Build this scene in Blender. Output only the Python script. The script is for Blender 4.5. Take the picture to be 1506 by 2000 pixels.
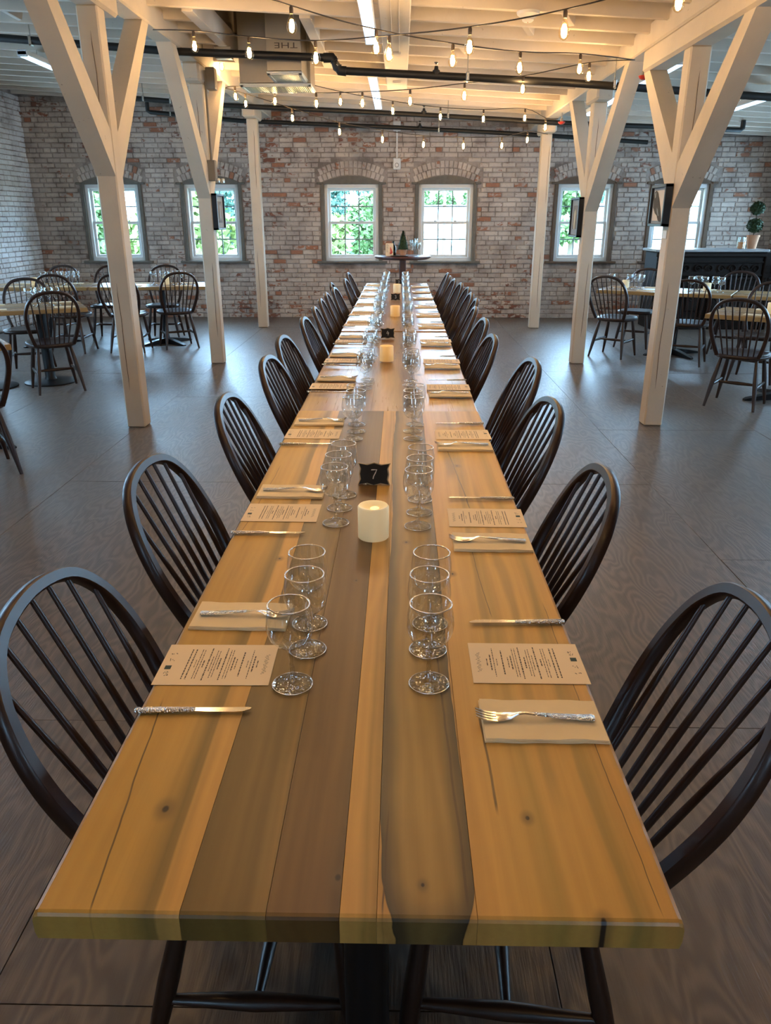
import bpy, math, random
from mathutils import Vector, Matrix
random.seed(7)
for o in list(bpy.data.objects): bpy.data.objects.remove(o)
scn = bpy.context.scene
COL = scn.collection
R = math.radians

# ------------------------------------------------------------------ camera
FPX = 1484.0; PITCH = math.atan(573/1484); YAW = math.atan(30/1484*math.cos(PITCH)); CZ = 1.55
cam = bpy.data.cameras.new('camera'); camo = bpy.data.objects.new('camera', cam); COL.objects.link(camo)
camo.location = (0, 0, CZ); camo.rotation_euler = (math.pi/2-PITCH, 0, YAW)
cam.sensor_fit = 'VERTICAL'; cam.sensor_height = 36.0; cam.lens = FPX/2000*36.0; cam.clip_start = .02; cam.clip_end = 900
scn.camera = camo

# ------------------------------------------------------------------ world, sun, exposure
world = bpy.data.worlds.new('world'); scn.world = world; world.use_nodes = True
wn = world.node_tree.nodes; bgn = wn['Background']
bgn.inputs[0].default_value = (.42, .70, 1.0, 1); bgn.inputs[1].default_value = 24.0
sun = bpy.data.lights.new('sun', 'SUN'); sun.energy = 6.0; sun.angle = R(3); sun.color = (1, .96, .88)
suno = bpy.data.objects.new('sun', sun); COL.objects.link(suno); suno.rotation_euler = (R(28), R(-12), 0)
scn.view_settings.view_transform = 'Standard'; scn.view_settings.look = 'None'
scn.view_settings.gamma = 1.0; scn.view_settings.use_curve_mapping = False
scn.view_settings.exposure = 0.45
try:
    scn.cycles.sample_clamp_indirect = 6.0; scn.cycles.sample_clamp_direct = 0.0
    scn.cycles.max_bounces = 5; scn.cycles.diffuse_bounces = 4; scn.cycles.glossy_bounces = 2; scn.cycles.transmission_bounces = 4; scn.cycles.transparent_max_bounces = 12
    scn.cycles.use_adaptive_sampling = True; scn.cycles.adaptive_threshold = .03
    scn.cycles.caustics_reflective = False; scn.cycles.caustics_refractive = False
except Exception: pass
BULB_W = 5.2; FLUO = 3.6        # lamp output: watts of one bulb, strength of one fluorescent tube

# ------------------------------------------------------------------ pixel -> point
_fw = Vector((-math.sin(YAW)*math.cos(PITCH), math.cos(YAW)*math.cos(PITCH), -math.sin(PITCH)))
_rt = Vector((math.cos(YAW), math.sin(YAW), 0)); _up = _rt.cross(_fw); _C = Vector((0, 0, CZ))
def ray(u, v): return _fw + _rt*((u-753)/FPX) - _up*((v-1000)/FPX)
def onz(u, v, z=0.):
    d = ray(u, v); return _C + d*((z-CZ)/d.z)
def ony(u, v, y):
    d = ray(u, v); return _C + d*(y/d.y)
def onx(u, v, x):
    d = ray(u, v); return _C + d*(x/d.x)
def pix(p):
    q = Vector(p)-_C; z = q.dot(_fw)
    return None if z < .05 else (753+FPX*q.dot(_rt)/z, 1000-FPX*q.dot(_up)/z)
CK, CZ0 = -.052, 3.009                       # joist underside z = CZ0 + CK*x
def ceil_z(x): return CZ0+CK*x
YB = 13.09; XL, XR, YF = -5.9, 5.93, -5.0    # room shell

# ------------------------------------------------------------------ object helpers
def tag(o, label=None, cat=None, group=None, kind=None):
    if label: o['label'] = label
    if cat: o['category'] = cat
    if group: o['group'] = group
    if kind: o['kind'] = kind
    return o
def empty(name, loc=(0, 0, 0), rz=0, label=None, cat=None, group=None, kind=None):
    o = bpy.data.objects.new(name, None); COL.objects.link(o); o.location = loc; o.rotation_euler = (0, 0, rz)
    o.empty_display_size = .05
    return tag(o, label, cat, group, kind)
def copy_tree(o, parent=None):
    c = o.copy(); COL.objects.link(c); c.parent = parent
    for ch in o.children: copy_tree(ch, c)
    return c
class MB:
    def __init__(s): s.v = []; s.f = []; s.at = None
    def add(s, vs, fs):
        b = len(s.v); s.v += [tuple(p) for p in vs]; s.f += [tuple(i+b for i in f) for f in fs]; return s
    def box(s, c, d, rot=None, taper=None):
        x, y, z = d[0]/2, d[1]/2, d[2]/2
        ps = [Vector(p) for p in [(-x,-y,-z),(x,-y,-z),(x,y,-z),(-x,y,-z),(-x,-y,z),(x,-y,z),(x,y,z),(-x,y,z)]]
        if taper: ps = [Vector((p.x*taper, p.y*taper, p.z)) if p.z > 0 else p for p in ps]
        if rot: ps = [rot @ p for p in ps]
        c = Vector(c); return s.add([p+c for p in ps], [(0,3,2,1),(4,5,6,7),(0,1,5,4),(1,2,6,5),(2,3,7,6),(3,0,4,7)])
    def bbox(s, a, b): return s.box([(a[i]+b[i])/2 for i in range(3)], [abs(b[i]-a[i]) for i in range(3)])
    def cbox(s, c, d, ch=.004, rot=None):
        """box with chamfered edges"""
        c = Vector(c); hx, hy, hz = d[0]/2, d[1]/2, d[2]/2; ch = min(ch, hx*.9, hy*.9, hz*.9)
        vs = []; idx = {}
        for sx in (-1, 1):
            for sy in (-1, 1):
                for sz in (-1, 1):
                    for a in range(3):
                        p = [sx*(hx-ch), sy*(hy-ch), sz*(hz-ch)]; p[a] = (sx*hx, sy*hy, sz*hz)[a]
                        idx[(sx,sy,sz,a)] = len(vs); p = Vector(p)
                        vs.append(c+(rot @ p if rot else p))
        fs = []
        for a in range(3):
            b, e = (a+1) % 3, (a+2) % 3
            for sg in (-1, 1):
                q = []
                for (i, j) in ((-1,-1),(1,-1),(1,1),(-1,1)):
                    k = [0,0,0]; k[a] = sg; k[b] = i; k[e] = j; q.append(idx[(k[0],k[1],k[2],a)])
                fs.append(q if sg > 0 else q[::-1])
            for i in (-1, 1):
                for j in (-1, 1):
                    q = []
                    for (sg, ax) in ((-1,b),(1,b),(1,e),(-1,e)):
                        k = [0,0,0]; k[a] = sg; k[b] = i; k[e] = j; q.append(idx[(k[0],k[1],k[2],ax)])
                    fs.append(q if i*j < 0 else q[::-1])
        for sx in (-1, 1):
            for sy in (-1, 1):
                for sz in (-1, 1):
                    q = [idx[(sx,sy,sz,a)] for a in range(3)]; fs.append(q if sx*sy*sz > 0 else q[::-1])
        return s.add(vs, fs)
    def beam(s, p0, p1, w, h, up=(0, 0, 1), ch=.006):
        p0, p1 = Vector(p0), Vector(p1); d = p1-p0; y = d.normalized(); x = y.cross(Vector(up)).normalized(); z = x.cross(y)
        return s.cbox((p0+p1)/2, (w, d.length, h), ch, Matrix((x, y, z)).transposed())
    def lathe(s, prof, n=24, c=(0, 0, 0), cap=True):
        c = Vector(c); b = len(s.v); m = len(prof)
        for i in range(n):
            a = 2*math.pi*i/n
            for (r, z) in prof: s.v.append(tuple(c+Vector((r*math.cos(a), r*math.sin(a), z))))
        for i in range(n):
            j = (i+1) % n
            for k in range(m-1): s.f.append((b+i*m+k, b+j*m+k, b+j*m+k+1, b+i*m+k+1))
        if cap:
            if prof[0][0] > 1e-5: s.f.append(tuple(b+i*m for i in range(n))[::-1])
            if prof[-1][0] > 1e-5: s.f.append(tuple(b+i*m+m-1 for i in range(n)))
        return s
    def tube(s, pts, rad, n=8, closed=False, sec=None, up=None):
        """sweep a circle (or section sec of (a,b) pairs scaled by rad) along pts"""
        pts = [Vector(p) for p in pts]; m = len(pts)
        rads = rad if isinstance(rad, (list, tuple)) else [rad]*m
        if sec is None: sec = [(math.cos(2*math.pi*i/n), math.sin(2*math.pi*i/n)) for i in range(n)]
        n = len(sec); b = len(s.v); nrm = None
        for i, p in enumerate(pts):
            if closed: t = pts[(i+1) % m]-pts[i-1]
            else: t = pts[min(i+1, m-1)]-pts[max(i-1, 0)]
            t = t.normalized() if t.length > 1e-9 else Vector((0, 0, 1))
            if up is not None: nrm = Vector(up)-t*t.dot(Vector(up))
            elif nrm is None: nrm = (Vector((0,0,1)) if abs(t.z) < .9 else Vector((1,0,0))); nrm = nrm-t*t.dot(nrm)
            else: nrm = nrm-t*t.dot(nrm)
            nrm.normalize(); bi = t.cross(nrm)
            for (a, c) in sec: s.v.append(tuple(p+nrm*(a*rads[i])+bi*(c*rads[i])))
        for i in range(m if closed else m-1):
            j = (i+1) % m
            for k in range(n):
                l = (k+1) % n; s.f.append((b+i*n+k, b+i*n+l, b+j*n+l, b+j*n+k))
        if not closed: s.f.append(tuple(b+k for k in range(n))[::-1]); s.f.append(tuple(b+(m-1)*n+k for k in range(n)))
        return s
    def poly(s, pts2, z0, z1, f=lambda x, y, z: (x, y, z)):
        n = len(pts2)
        vs = [f(x, y, z0) for x, y in pts2]+[f(x, y, z1) for x, y in pts2]
        return s.add(vs, [tuple(range(n))[::-1], tuple(range(n, 2*n))]+[(i, (i+1) % n, n+(i+1) % n, n+i) for i in range(n)])
    def mesh(s, name, mat, smooth=None):
        me = bpy.data.meshes.new(name); me.from_pydata(s.v, [], s.f)
        for m in (mat if isinstance(mat, (list, tuple)) else [mat]):
            if m: me.materials.append(m)
        if smooth is not None:
            me.polygons.foreach_set('use_smooth', [True]*len(me.polygons))
            if smooth < 180: me.set_sharp_from_angle(angle=R(smooth))
        if s.at:
            a = me.attributes.new('rnd', 'FLOAT', 'POINT'); a.data.foreach_set('value', s.at)
        me.update(); return me
    def build(s, name, mat, parent=None, smooth=None, **k):
        o = bpy.data.objects.new(name, s.mesh(name, mat, smooth)); COL.objects.link(o); o.parent = parent
        return tag(o, **k)
def inst(name, me, parent=None, loc=(0,0,0), rot=(0,0,0), **k):
    o = bpy.data.objects.new(name, me); COL.objects.link(o); o.parent = parent; o.location = loc; o.rotation_euler = rot
    return tag(o, **k)
def catmull(P, n=6):
    P = [Vector(p) for p in P]; out = []
    for i in range(len(P)-1):
        a, b, c, d = P[max(i-1,0)], P[i], P[i+1], P[min(i+2,len(P)-1)]
        for k in range(n):
            t = k/n; out.append(.5*((2*b)+(c-a)*t+(2*a-5*b+4*c-d)*t*t+(3*b-a-3*c+d)*t**3))
    out.append(P[-1]); return out
ORD = ['first','second','third','fourth','fifth','sixth','seventh','eighth','ninth','tenth','eleventh','twelfth','thirteenth','fourteenth']

# ------------------------------------------------------------------ materials
class NT:
    def __init__(s, name):
        s.m = bpy.data.materials.new(name); s.m.use_nodes = True; s.t = s.m.node_tree; s.n = s.t.nodes
        s.b = s.n['Principled BSDF']; s.out = s.n['Material Output']
    def new(s, t, **k):
        n = s.n.new(t)
        for a, v in k.items(): setattr(n, a, v)
        return n
    def link(s, a, b): s.t.links.new(a, b)
    def val(s, sock, v):
        if hasattr(v, 'is_output'): s.link(v, sock)
        else: sock.default_value = v
    def math(s, op, a, b=None, c=None, clamp=False):
        n = s.new('ShaderNodeMath', operation=op, use_clamp=clamp); s.val(n.inputs[0], a)
        if b is not None: s.val(n.inputs[1], b)
        if c is not None: s.val(n.inputs[2], c)
        return n.outputs[0]
    def coord(s, kind='Object'): return s.new('ShaderNodeTexCoord').outputs[kind]
    def pos(s): return s.new('ShaderNodeNewGeometry').outputs['Position']
    def mapv(s, v, scale=(1,1,1), loc=(0,0,0), rot=(0,0,0)):
        n = s.new('ShaderNodeMapping'); s.link(v, n.inputs[0]); n.inputs[3].default_value = scale; n.inputs[2].default_value = rot
        s.val(n.inputs[1], loc); return n.outputs[0]
    def noise(s, v, scale=5, detail=4, rough=.55, dist=0, out='Fac'):
        n = s.new('ShaderNodeTexNoise'); s.link(v, n.inputs['Vector']); n.inputs['Scale'].default_value = scale
        n.inputs['Detail'].default_value = detail; n.inputs['Roughness'].default_value = rough; n.inputs['Distortion'].default_value = dist
        return n.outputs[out]
    def ramp(s, f, stops, interp='LINEAR'):
        n = s.new('ShaderNodeValToRGB'); n.color_ramp.interpolation = interp; s.link(f, n.inputs[0]); e = n.color_ramp.elements
        while len(e) < len(stops): e.new(.5)
        for i, (p, c) in enumerate(stops):
            e[i].position = p; e[i].color = (c, c, c, 1) if not hasattr(c, '__len__') else (*c[:3], 1)
        return n.outputs[0]
    def smooth(s, f, a, b):
        n = s.new('ShaderNodeMapRange', interpolation_type='SMOOTHSTEP'); s.link(f, n.inputs[0])
        n.inputs[1].default_value = a; n.inputs[2].default_value = b; return n.outputs[0]
    def mix(s, f, a, b, mode='MIX'):
        n = s.new('ShaderNodeMix', data_type='RGBA', blend_type=mode); s.val(n.inputs[0], f)
        for k, v in ((6, a), (7, b)):
            if hasattr(v, 'is_output'): s.link(v, n.inputs[k])
            else: n.inputs[k].default_value = (*v[:3], 1)
        return n.outputs[2]
    def bump(s, h, st=.3, d=.01):
        n = s.new('ShaderNodeBump'); n.inputs['Strength'].default_value = st; n.inputs['Distance'].default_value = d
        s.link(h, n.inputs['Height']); s.link(n.outputs[0], s.b.inputs['Normal'])
    def col(s, c):
        if hasattr(c, 'is_output'): s.link(c, s.b.inputs['Base Color'])
        else: s.b.inputs['Base Color'].default_value = (*c[:3], 1)
    def set(s, **k):
        for a, v in k.items(): s.val(s.b.inputs[a.replace('_', ' ')], v)
    def sep(s, v):
        n = s.new('ShaderNodeSeparateXYZ'); s.link(v, n.inputs[0]); return n.outputs
def plain(name, c, rough=.5, metal=0, var=.12, scale=8, **k):
    t = NT(name); v = t.coord(); n = t.noise(v, scale, 3)
    t.col(t.mix(n, [x*(1-var) for x in c], [min(1, x*(1+var)) for x in c])); t.set(Roughness=rough, Metallic=metal, **k); return t.m
def emit(name, c, st):
    t = NT(name); t.col((.8,.8,.8)); t.b.inputs['Emission Color'].default_value = (*c, 1); t.b.inputs['Emission Strength'].default_value = st; return t.m
M = {}
# painted timber
def timber(name, c, dark, scale=1.0):
    t = NT(name); v = t.pos(); o = t.new('ShaderNodeObjectInfo').outputs['Random']
    n1 = t.noise(t.mapv(v, (1.2, 1.2, 1.2)), 1.6*scale, 4); n2 = t.noise(v, 38, 2, .6); n3 = t.noise(v, 9, 2)
    c1 = t.mix(t.smooth(n1, .35, .75), c, [x*.86 for x in c])
    c1 = t.mix(t.math('MULTIPLY', t.smooth(n2, .66, .74), t.smooth(n3, .55, .7)), c1, dark)
    c1 = t.mix(t.math('MULTIPLY', o, .14), c1, [x*.6 for x in c])
    t.col(c1); t.set(Roughness=.62); t.bump(n2, .2, .006); return t.m
M['post'] = timber('painted_timber', (.70, .60, .47), (.2, .13, .08))
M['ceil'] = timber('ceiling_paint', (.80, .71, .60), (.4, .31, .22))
M['deck'] = timber('shaded_ceiling_deck', (.43, .37, .30), (.3, .24, .17))  # deck darkened so its colour holds the shade between joists
M['crack'] = plain('timber_crack', (.10, .06, .035), .9)
# floor ply
def ply():
    t = NT('stained_plywood'); v = t.pos(); r = t.new('ShaderNodeObjectInfo').outputs['Random']
    cmb = t.new('ShaderNodeCombineXYZ'); t.link(t.math('MULTIPLY', r, 37.0), cmb.inputs[0]); t.link(t.math('MULTIPLY', r, 91.0), cmb.inputs[1])
    ad = t.new('ShaderNodeVectorMath', operation='ADD'); t.link(v, ad.inputs[0]); t.link(cmb.outputs[0], ad.inputs[1]); w = ad.outputs[0]
    low = t.noise(t.mapv(w, (2.2, .55, 1)), 1.3, 3, .5)
    rings = t.math('FRACT', t.math('MULTIPLY', t.math('ADD', low, t.math('MULTIPLY', t.noise(t.mapv(w, (3, .8, 1)), 3, 2), .12)), 26.0))
    g = t.smooth(t.math('ABSOLUTE', t.math('SUBTRACT', rings, .5)), .05, .5)
    fib = t.noise(t.mapv(w, (60, 3, 1)), 3, 4, .6); big = t.noise(v, .55, 4, .6); mid = t.noise(t.mapv(v, (1, .6, 1)), 2.3, 5, .65)
    c = t.mix(g, (.122, .092, .072), (.215, .163, .124)); c = t.mix(t.math('MULTIPLY', fib, .35), c, (.085, .075, .068))
    c = t.mix(t.smooth(big, .42, .66), c, t.mix(.55, c, (.115, .105, .10)))
    c = t.mix(t.math('MULTIPLY', t.smooth(mid, .5, .72), .5), c, (.19, .145, .11))
    sc = t.noise(t.mapv(v, (9, 1.1, 1), rot=(0, 0, .6)), 6, 3, .6, .2); c = t.mix(t.math('MULTIPLY', t.smooth(sc, .60, .75), .22), c, (.26, .22, .19))
    c = t.mix(t.math('MULTIPLY', r, .12), c, (.10, .085, .075))
    t.col(c); t.set(Roughness=t.math('ADD', t.math('MULTIPLY', fib, .22), t.math('ADD', t.math('MULTIPLY', mid, .12), .17))); t.b.inputs['Specular IOR Level'].default_value = .62
    t.bump(fib, .3, .006); return t.m
M['ply'] = ply(); M['subfloor'] = plain('subfloor', (.03, .025, .02), .9)
# bricks
def brick(name, white):
    t = NT(name); v = t.pos()
    a = t.new('ShaderNodeAttribute', attribute_name='rnd').outputs['Fac']; o = t.new('ShaderNodeObjectInfo').outputs['Random']
    r = t.math('FRACT', t.math('ADD', a, o)); r2 = t.math('FRACT', t.math('MULTIPLY', r, 17.37)); r3 = t.math('FRACT', t.math('MULTIPLY', r, 71.93))
    big = t.noise(v, .62, 4, .6); mid = t.noise(v, 3.2, 4, .65); fine = t.noise(v, 24, 3, .7); spl = t.noise(t.mapv(v, (1, 1, 1.6)), 11, 3, .6)
    red = t.mix(r2, (.21, .078, .048), (.44, .19, .105)); red = t.mix(t.math('MULTIPLY', fine, .5), red, (.13, .07, .055))
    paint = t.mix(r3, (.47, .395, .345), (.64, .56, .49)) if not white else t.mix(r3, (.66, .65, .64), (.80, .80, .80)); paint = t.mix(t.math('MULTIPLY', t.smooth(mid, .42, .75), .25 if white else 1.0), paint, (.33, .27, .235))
    z = t.sep(v)[2]
    low = t.smooth(z, .95, .2); hi = t.smooth(z, 2.45, 3.1)
    bias = t.math('ADD', t.math('MULTIPLY', low, .16), t.math('MULTIPLY', hi, .12))
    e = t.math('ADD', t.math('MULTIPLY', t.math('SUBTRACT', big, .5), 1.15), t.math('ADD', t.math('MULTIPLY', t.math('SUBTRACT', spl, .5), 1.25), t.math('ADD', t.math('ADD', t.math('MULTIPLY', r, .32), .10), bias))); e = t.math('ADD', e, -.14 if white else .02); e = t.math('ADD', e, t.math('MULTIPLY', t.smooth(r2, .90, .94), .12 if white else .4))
    c = t.mix(t.smooth(e, .52, .66), paint, red)
    g = t.math('MULTIPLY', t.smooth(t.noise(t.mapv(v, loc=(7, 3, 2)), 1.1, 5, .65), .5, .72), t.math('ADD', .42, t.math('MULTIPLY', hi, .3)))
    c = t.mix(g, c, (.115, .098, .085)); c = t.mix(t.math('MULTIPLY', t.smooth(fine, .56, .72), .55), c, (.15, .12, .10))
    t.col(c); t.set(Roughness=.85); t.bump(spl, .6, .012); return t.m
M['brick'] = brick('old_brick', False); M['litwhitebrick'] = brick('whitewashed_lit_brick', True)  # left wall: whitewash made whiter still, standing in for light on it
def mortar():
    t = NT('mortar'); v = t.pos(); n = t.noise(v, 14, 5, .7); b = t.noise(v, .9, 4)
    md = t.noise(v, 3.2, 4, .6); t.col(t.mix(t.smooth(md, .42, .66), t.mix(n, (.46, .39, .34), (.30, .25, .215)), t.mix(n, (.24, .195, .17), (.13, .105, .09)))); t.set(Roughness=.95); t.bump(n, .7, .02); return t.m
M['mortar'] = mortar()
def far_brick():
    t = NT('distant_brickwork'); v = t.pos(); br = t.new('ShaderNodeTexBrick'); x, y, z = t.sep(v)
    cm = t.new('ShaderNodeCombineXYZ'); t.link(t.math('ADD', x, y), cm.inputs[0]); t.link(z, cm.inputs[1]); t.link(cm.outputs[0], br.inputs[0])
    br.inputs['Scale'].default_value = 1; br.inputs['Brick Width'].default_value = .215; br.inputs['Row Height'].default_value = .073; br.inputs['Mortar Size'].default_value = .007
    br.inputs[1].default_value = (.5,.45,.41,1); br.inputs[2].default_value = (.34,.22,.17,1); br.inputs[3].default_value = (.2,.17,.15,1)
    t.col(br.outputs[0]); t.set(Roughness=.9); return t.m
M['farbrick'] = far_brick()
M['wtrim'] = plain('grey_weathered_trim', (.15, .135, .11), .7, var=.3, scale=20)
M['wtrim_brown'] = plain('brown_weathered_trim', (.13, .085, .055), .7, var=.3, scale=20)
M['muntin'] = plain('shade_greyed_muntin', (.20, .25, .26), .5, var=.05)  # white vinyl bars, colour greyed to carry their backlit shade
M['vinyl'] = plain('white_vinyl', (.72, .72, .70), .4, var=.04)
def thin_glass(name, tint=(1,1,1), ior=1.5, rough=0.0, base=0.0):
    t = NT(name); t.n.remove(t.b); tr = t.new('ShaderNodeBsdfTransparent'); tr.inputs[0].default_value = (*tint, 1)
    gl = t.new('ShaderNodeBsdfGlossy'); gl.inputs['Roughness'].default_value = rough; gl.inputs[0].default_value = (1,1,1,1)
    ge = t.new('ShaderNodeNewGeometry'); dt = t.new('ShaderNodeVectorMath', operation='DOT_PRODUCT'); t.link(ge.outputs['Incoming'], dt.inputs[0]); t.link(ge.outputs['Normal'], dt.inputs[1])
    r0 = ((ior-1)/(ior+1))**2                       # Schlick reflectance, the same from both sides of the sheet
    sch = t.math('ADD', t.math('MULTIPLY', t.math('POWER', t.math('SUBTRACT', 1.0, t.math('ABSOLUTE', dt.outputs['Value'])), 5.0), 1-r0), r0+base, clamp=True)
    mx = t.new('ShaderNodeMixShader'); t.link(sch, mx.inputs[0]); t.link(tr.outputs[0], mx.inputs[1]); t.link(gl.outputs[0], mx.inputs[2]); t.link(mx.outputs[0], t.out.inputs[0]); return t.m
M['pane'] = thin_glass('window_glass', (.95, .985, .985))
M['glass'] = thin_glass('goblet_glass', (.94, .955, .95), 1.55, .04, .085)
def sheen_glass(name, refl, bump, scale, rough, tint=(.96,.97,.965)):
    """clear pressed glass: see-through with lively surface reflections"""
    t = NT(name); t.n.remove(t.b); v = t.coord(); tr = t.new('ShaderNodeBsdfTransparent'); tr.inputs[0].default_value = (*tint, 1)
    gl = t.new('ShaderNodeBsdfGlossy'); gl.inputs['Roughness'].default_value = rough
    if bump:
        bp = t.new('ShaderNodeBump'); bp.inputs['Strength'].default_value = bump; bp.inputs['Distance'].default_value = .004
        vo = t.new('ShaderNodeTexVoronoi'); vo.inputs['Scale'].default_value = scale; t.link(v, vo.inputs['Vector']); t.link(vo.outputs[0], bp.inputs['Height']); t.link(bp.outputs[0], gl.inputs['Normal'])
    lw = t.new('ShaderNodeLayerWeight'); lw.inputs[0].default_value = .35
    mx = t.new('ShaderNodeMixShader'); t.link(t.math('ADD', t.math('MULTIPLY', lw.outputs['Facing'], .22), refl, clamp=True), mx.inputs[0]); t.link(tr.outputs[0], mx.inputs[1]); t.link(gl.outputs[0], mx.inputs[2]); t.link(mx.outputs[0], t.out.inputs[0]); return t.m
M['solidglass'] = sheen_glass('thick_pressed_glass', .14, .32, 110, .01)
M['rim'] = sheen_glass('glass_rim', .8, 0, 1, .25)
def chairwood():
    t = NT('dark_chair_wood'); v = t.coord(); n = t.noise(t.mapv(v, (14, 14, 3)), 4, 4); w = t.noise(v, 26, 4, .7)
    c = t.mix(n, (.013, .0065, .0045), (.046, .017, .008)); c = t.mix(t.math('MULTIPLY', t.smooth(w, .68, .78), .5), c, (.12, .045, .018))
    t.col(c); t.set(Roughness=t.math('ADD', t.math('MULTIPLY', n, .15), .3)); t.b.inputs['Coat Weight'].default_value = .15; t.b.inputs['Coat Roughness'].default_value = .2; return t.m
M['chair'] = chairwood()
M['black'] = plain('black_iron', (.012, .012, .013), .35, .3)
M['blackpipe'] = plain('black_steel_pipe', (.012, .012, .012), .5, .0, var=.4)
M['steel'] = plain('bright_steel', (.6, .62, .63), .25, 1.0, var=.05)
M['galv'] = plain('galvanised_sheet', (.46, .42, .35), .32, .85, var=.1, scale=5)
M['grille'] = plain('grille_shadow', (.02, .03, .035), .6)
M['aluminium'] = plain('aluminium_frame', (.62, .67, .7), .35, .8, var=.05)
def silver(name, ham):
    t = NT(name); t.col((.78, .77, .74)); t.set(Roughness=.16, Metallic=1.0)
    if ham:
        vo = t.new('ShaderNodeTexVoronoi'); vo.inputs['Scale'].default_value = 330; t.link(t.coord(), vo.inputs['Vector']); t.bump(vo.outputs[0], .9, .003)
    return t.m
M['silver'] = silver('polished_silver', 0); M['hammered'] = silver('hammered_silver', 1)
M['napkin'] = plain('ivory_napkin', (.82, .69, .45), .85, var=.04, scale=40)
M['paper'] = plain('cream_menu_card', (.84, .70, .50), .7, var=.03)
M['ink'] = plain('printed_ink', (.09, .075, .065), .8); M['ink_teal'] = plain('printed_teal', (.035, .07, .07), .8)
def wax():
    t = NT('ivory_wax'); v = t.coord(); n = t.noise(v, 30, 3); t.col(t.mix(n, (.90,.78,.50), (.95,.86,.60))); t.set(Roughness=.5); t.bump(n, .2, .004); return t.m
M['wax'] = wax(); M['litwax'] = NT('glowing_wax').m; _b = M['litwax'].node_tree.nodes['Principled BSDF']; _b.inputs['Base Color'].default_value = (.9, .68, .34, 1); _b.inputs['Emission Color'].default_value = (1, .50, .12, 1); _b.inputs['Emission Strength'].default_value = .22
M['warmwax'] = NT('softly_glowing_wax').m; _b = M['warmwax'].node_tree.nodes['Principled BSDF']; _b.inputs['Base Color'].default_value = (.93, .83, .56, 1); _b.inputs['Emission Color'].default_value = (1, .74, .36, 1); _b.inputs['Emission Strength'].default_value = .16
M['led'] = emit('candle_led_glow', (1, .55, .14), 1.6)
M['chalkboard'] = plain('chalkboard', (.012, .011, .010), .8); M['chalk'] = plain('chalk', (.75, .73, .68), .9)
M['signrim'] = plain('pale_sign_edge', (.5, .38, .22), .6)
M['socket'] = plain('bulb_socket', (.06, .04, .025), .5); M['cord'] = plain('black_cord', (.02, .017, .015), .6)
M['bulb'] = thin_glass('bulb_glass', (1, .93, .78), 1.45); M['filament'] = emit('filament', (1, .60, .22), 90.0)
M['filament'].cycles.emission_sampling = 'NONE'; M['led'].cycles.emission_sampling = 'NONE'; M['litwax'].cycles.emission_sampling = 'NONE'; M['warmwax'].cycles.emission_sampling = 'NONE'
M['tube'] = emit('fluorescent_tube', (.36, .63, 1.0), FLUO)
M['whitemetal'] = plain('white_enamel', (.75, .78, .8), .35, .0, var=.03)
M['plastic'] = plain('white_plastic', (.78, .76, .72), .4, var=.03); M['greybox'] = plain('grey_box', (.22, .20, .17), .5)
M['red'] = plain('red_enamel', (.55, .05, .03), .4); M['frame'] = plain('black_frame', (.012, .013, .016), .35)
M['matboard'] = plain('grey_mat_board', (.34, .40, .44), .8); M['cream'] = plain('cream_print', (.74, .68, .60), .8); M['graphite'] = plain('graphite_print', (.07, .07, .065), .8, var=.5, scale=30)
M['graymid'] = plain('grey_print', (.22, .23, .23), .8, var=.5, scale=20); M['figure'] = plain('pale_figure_print', (.62, .62, .48), .8)
M['terra'] = plain('terracotta', (.48, .24, .13), .8); M['leaf'] = plain('topiary_leaf', (.018, .045, .010), .7, var=.6, scale=50); M['stem'] = plain('woody_stem', (.08, .05, .03), .8)
M['barwood'] = plain('dark_carved_oak', (.011, .0065, .0045), .65, var=.5, scale=30, Specular_IOR_Level=.2); M['bartop'] = plain('grey_bar_top', (.36, .36, .36), .3, var=.15)
M['redwood'] = plain('mahogany', (.085, .025, .014), .3, var=.35, scale=25); M['bottle'] = plain('dark_bottle', (.008, .012, .010), .12)
M['amber'] = plain('amber_candle', (.8, .30, .06), .5); M['soil'] = plain('soil', (.03,.02,.015), .9)

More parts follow.
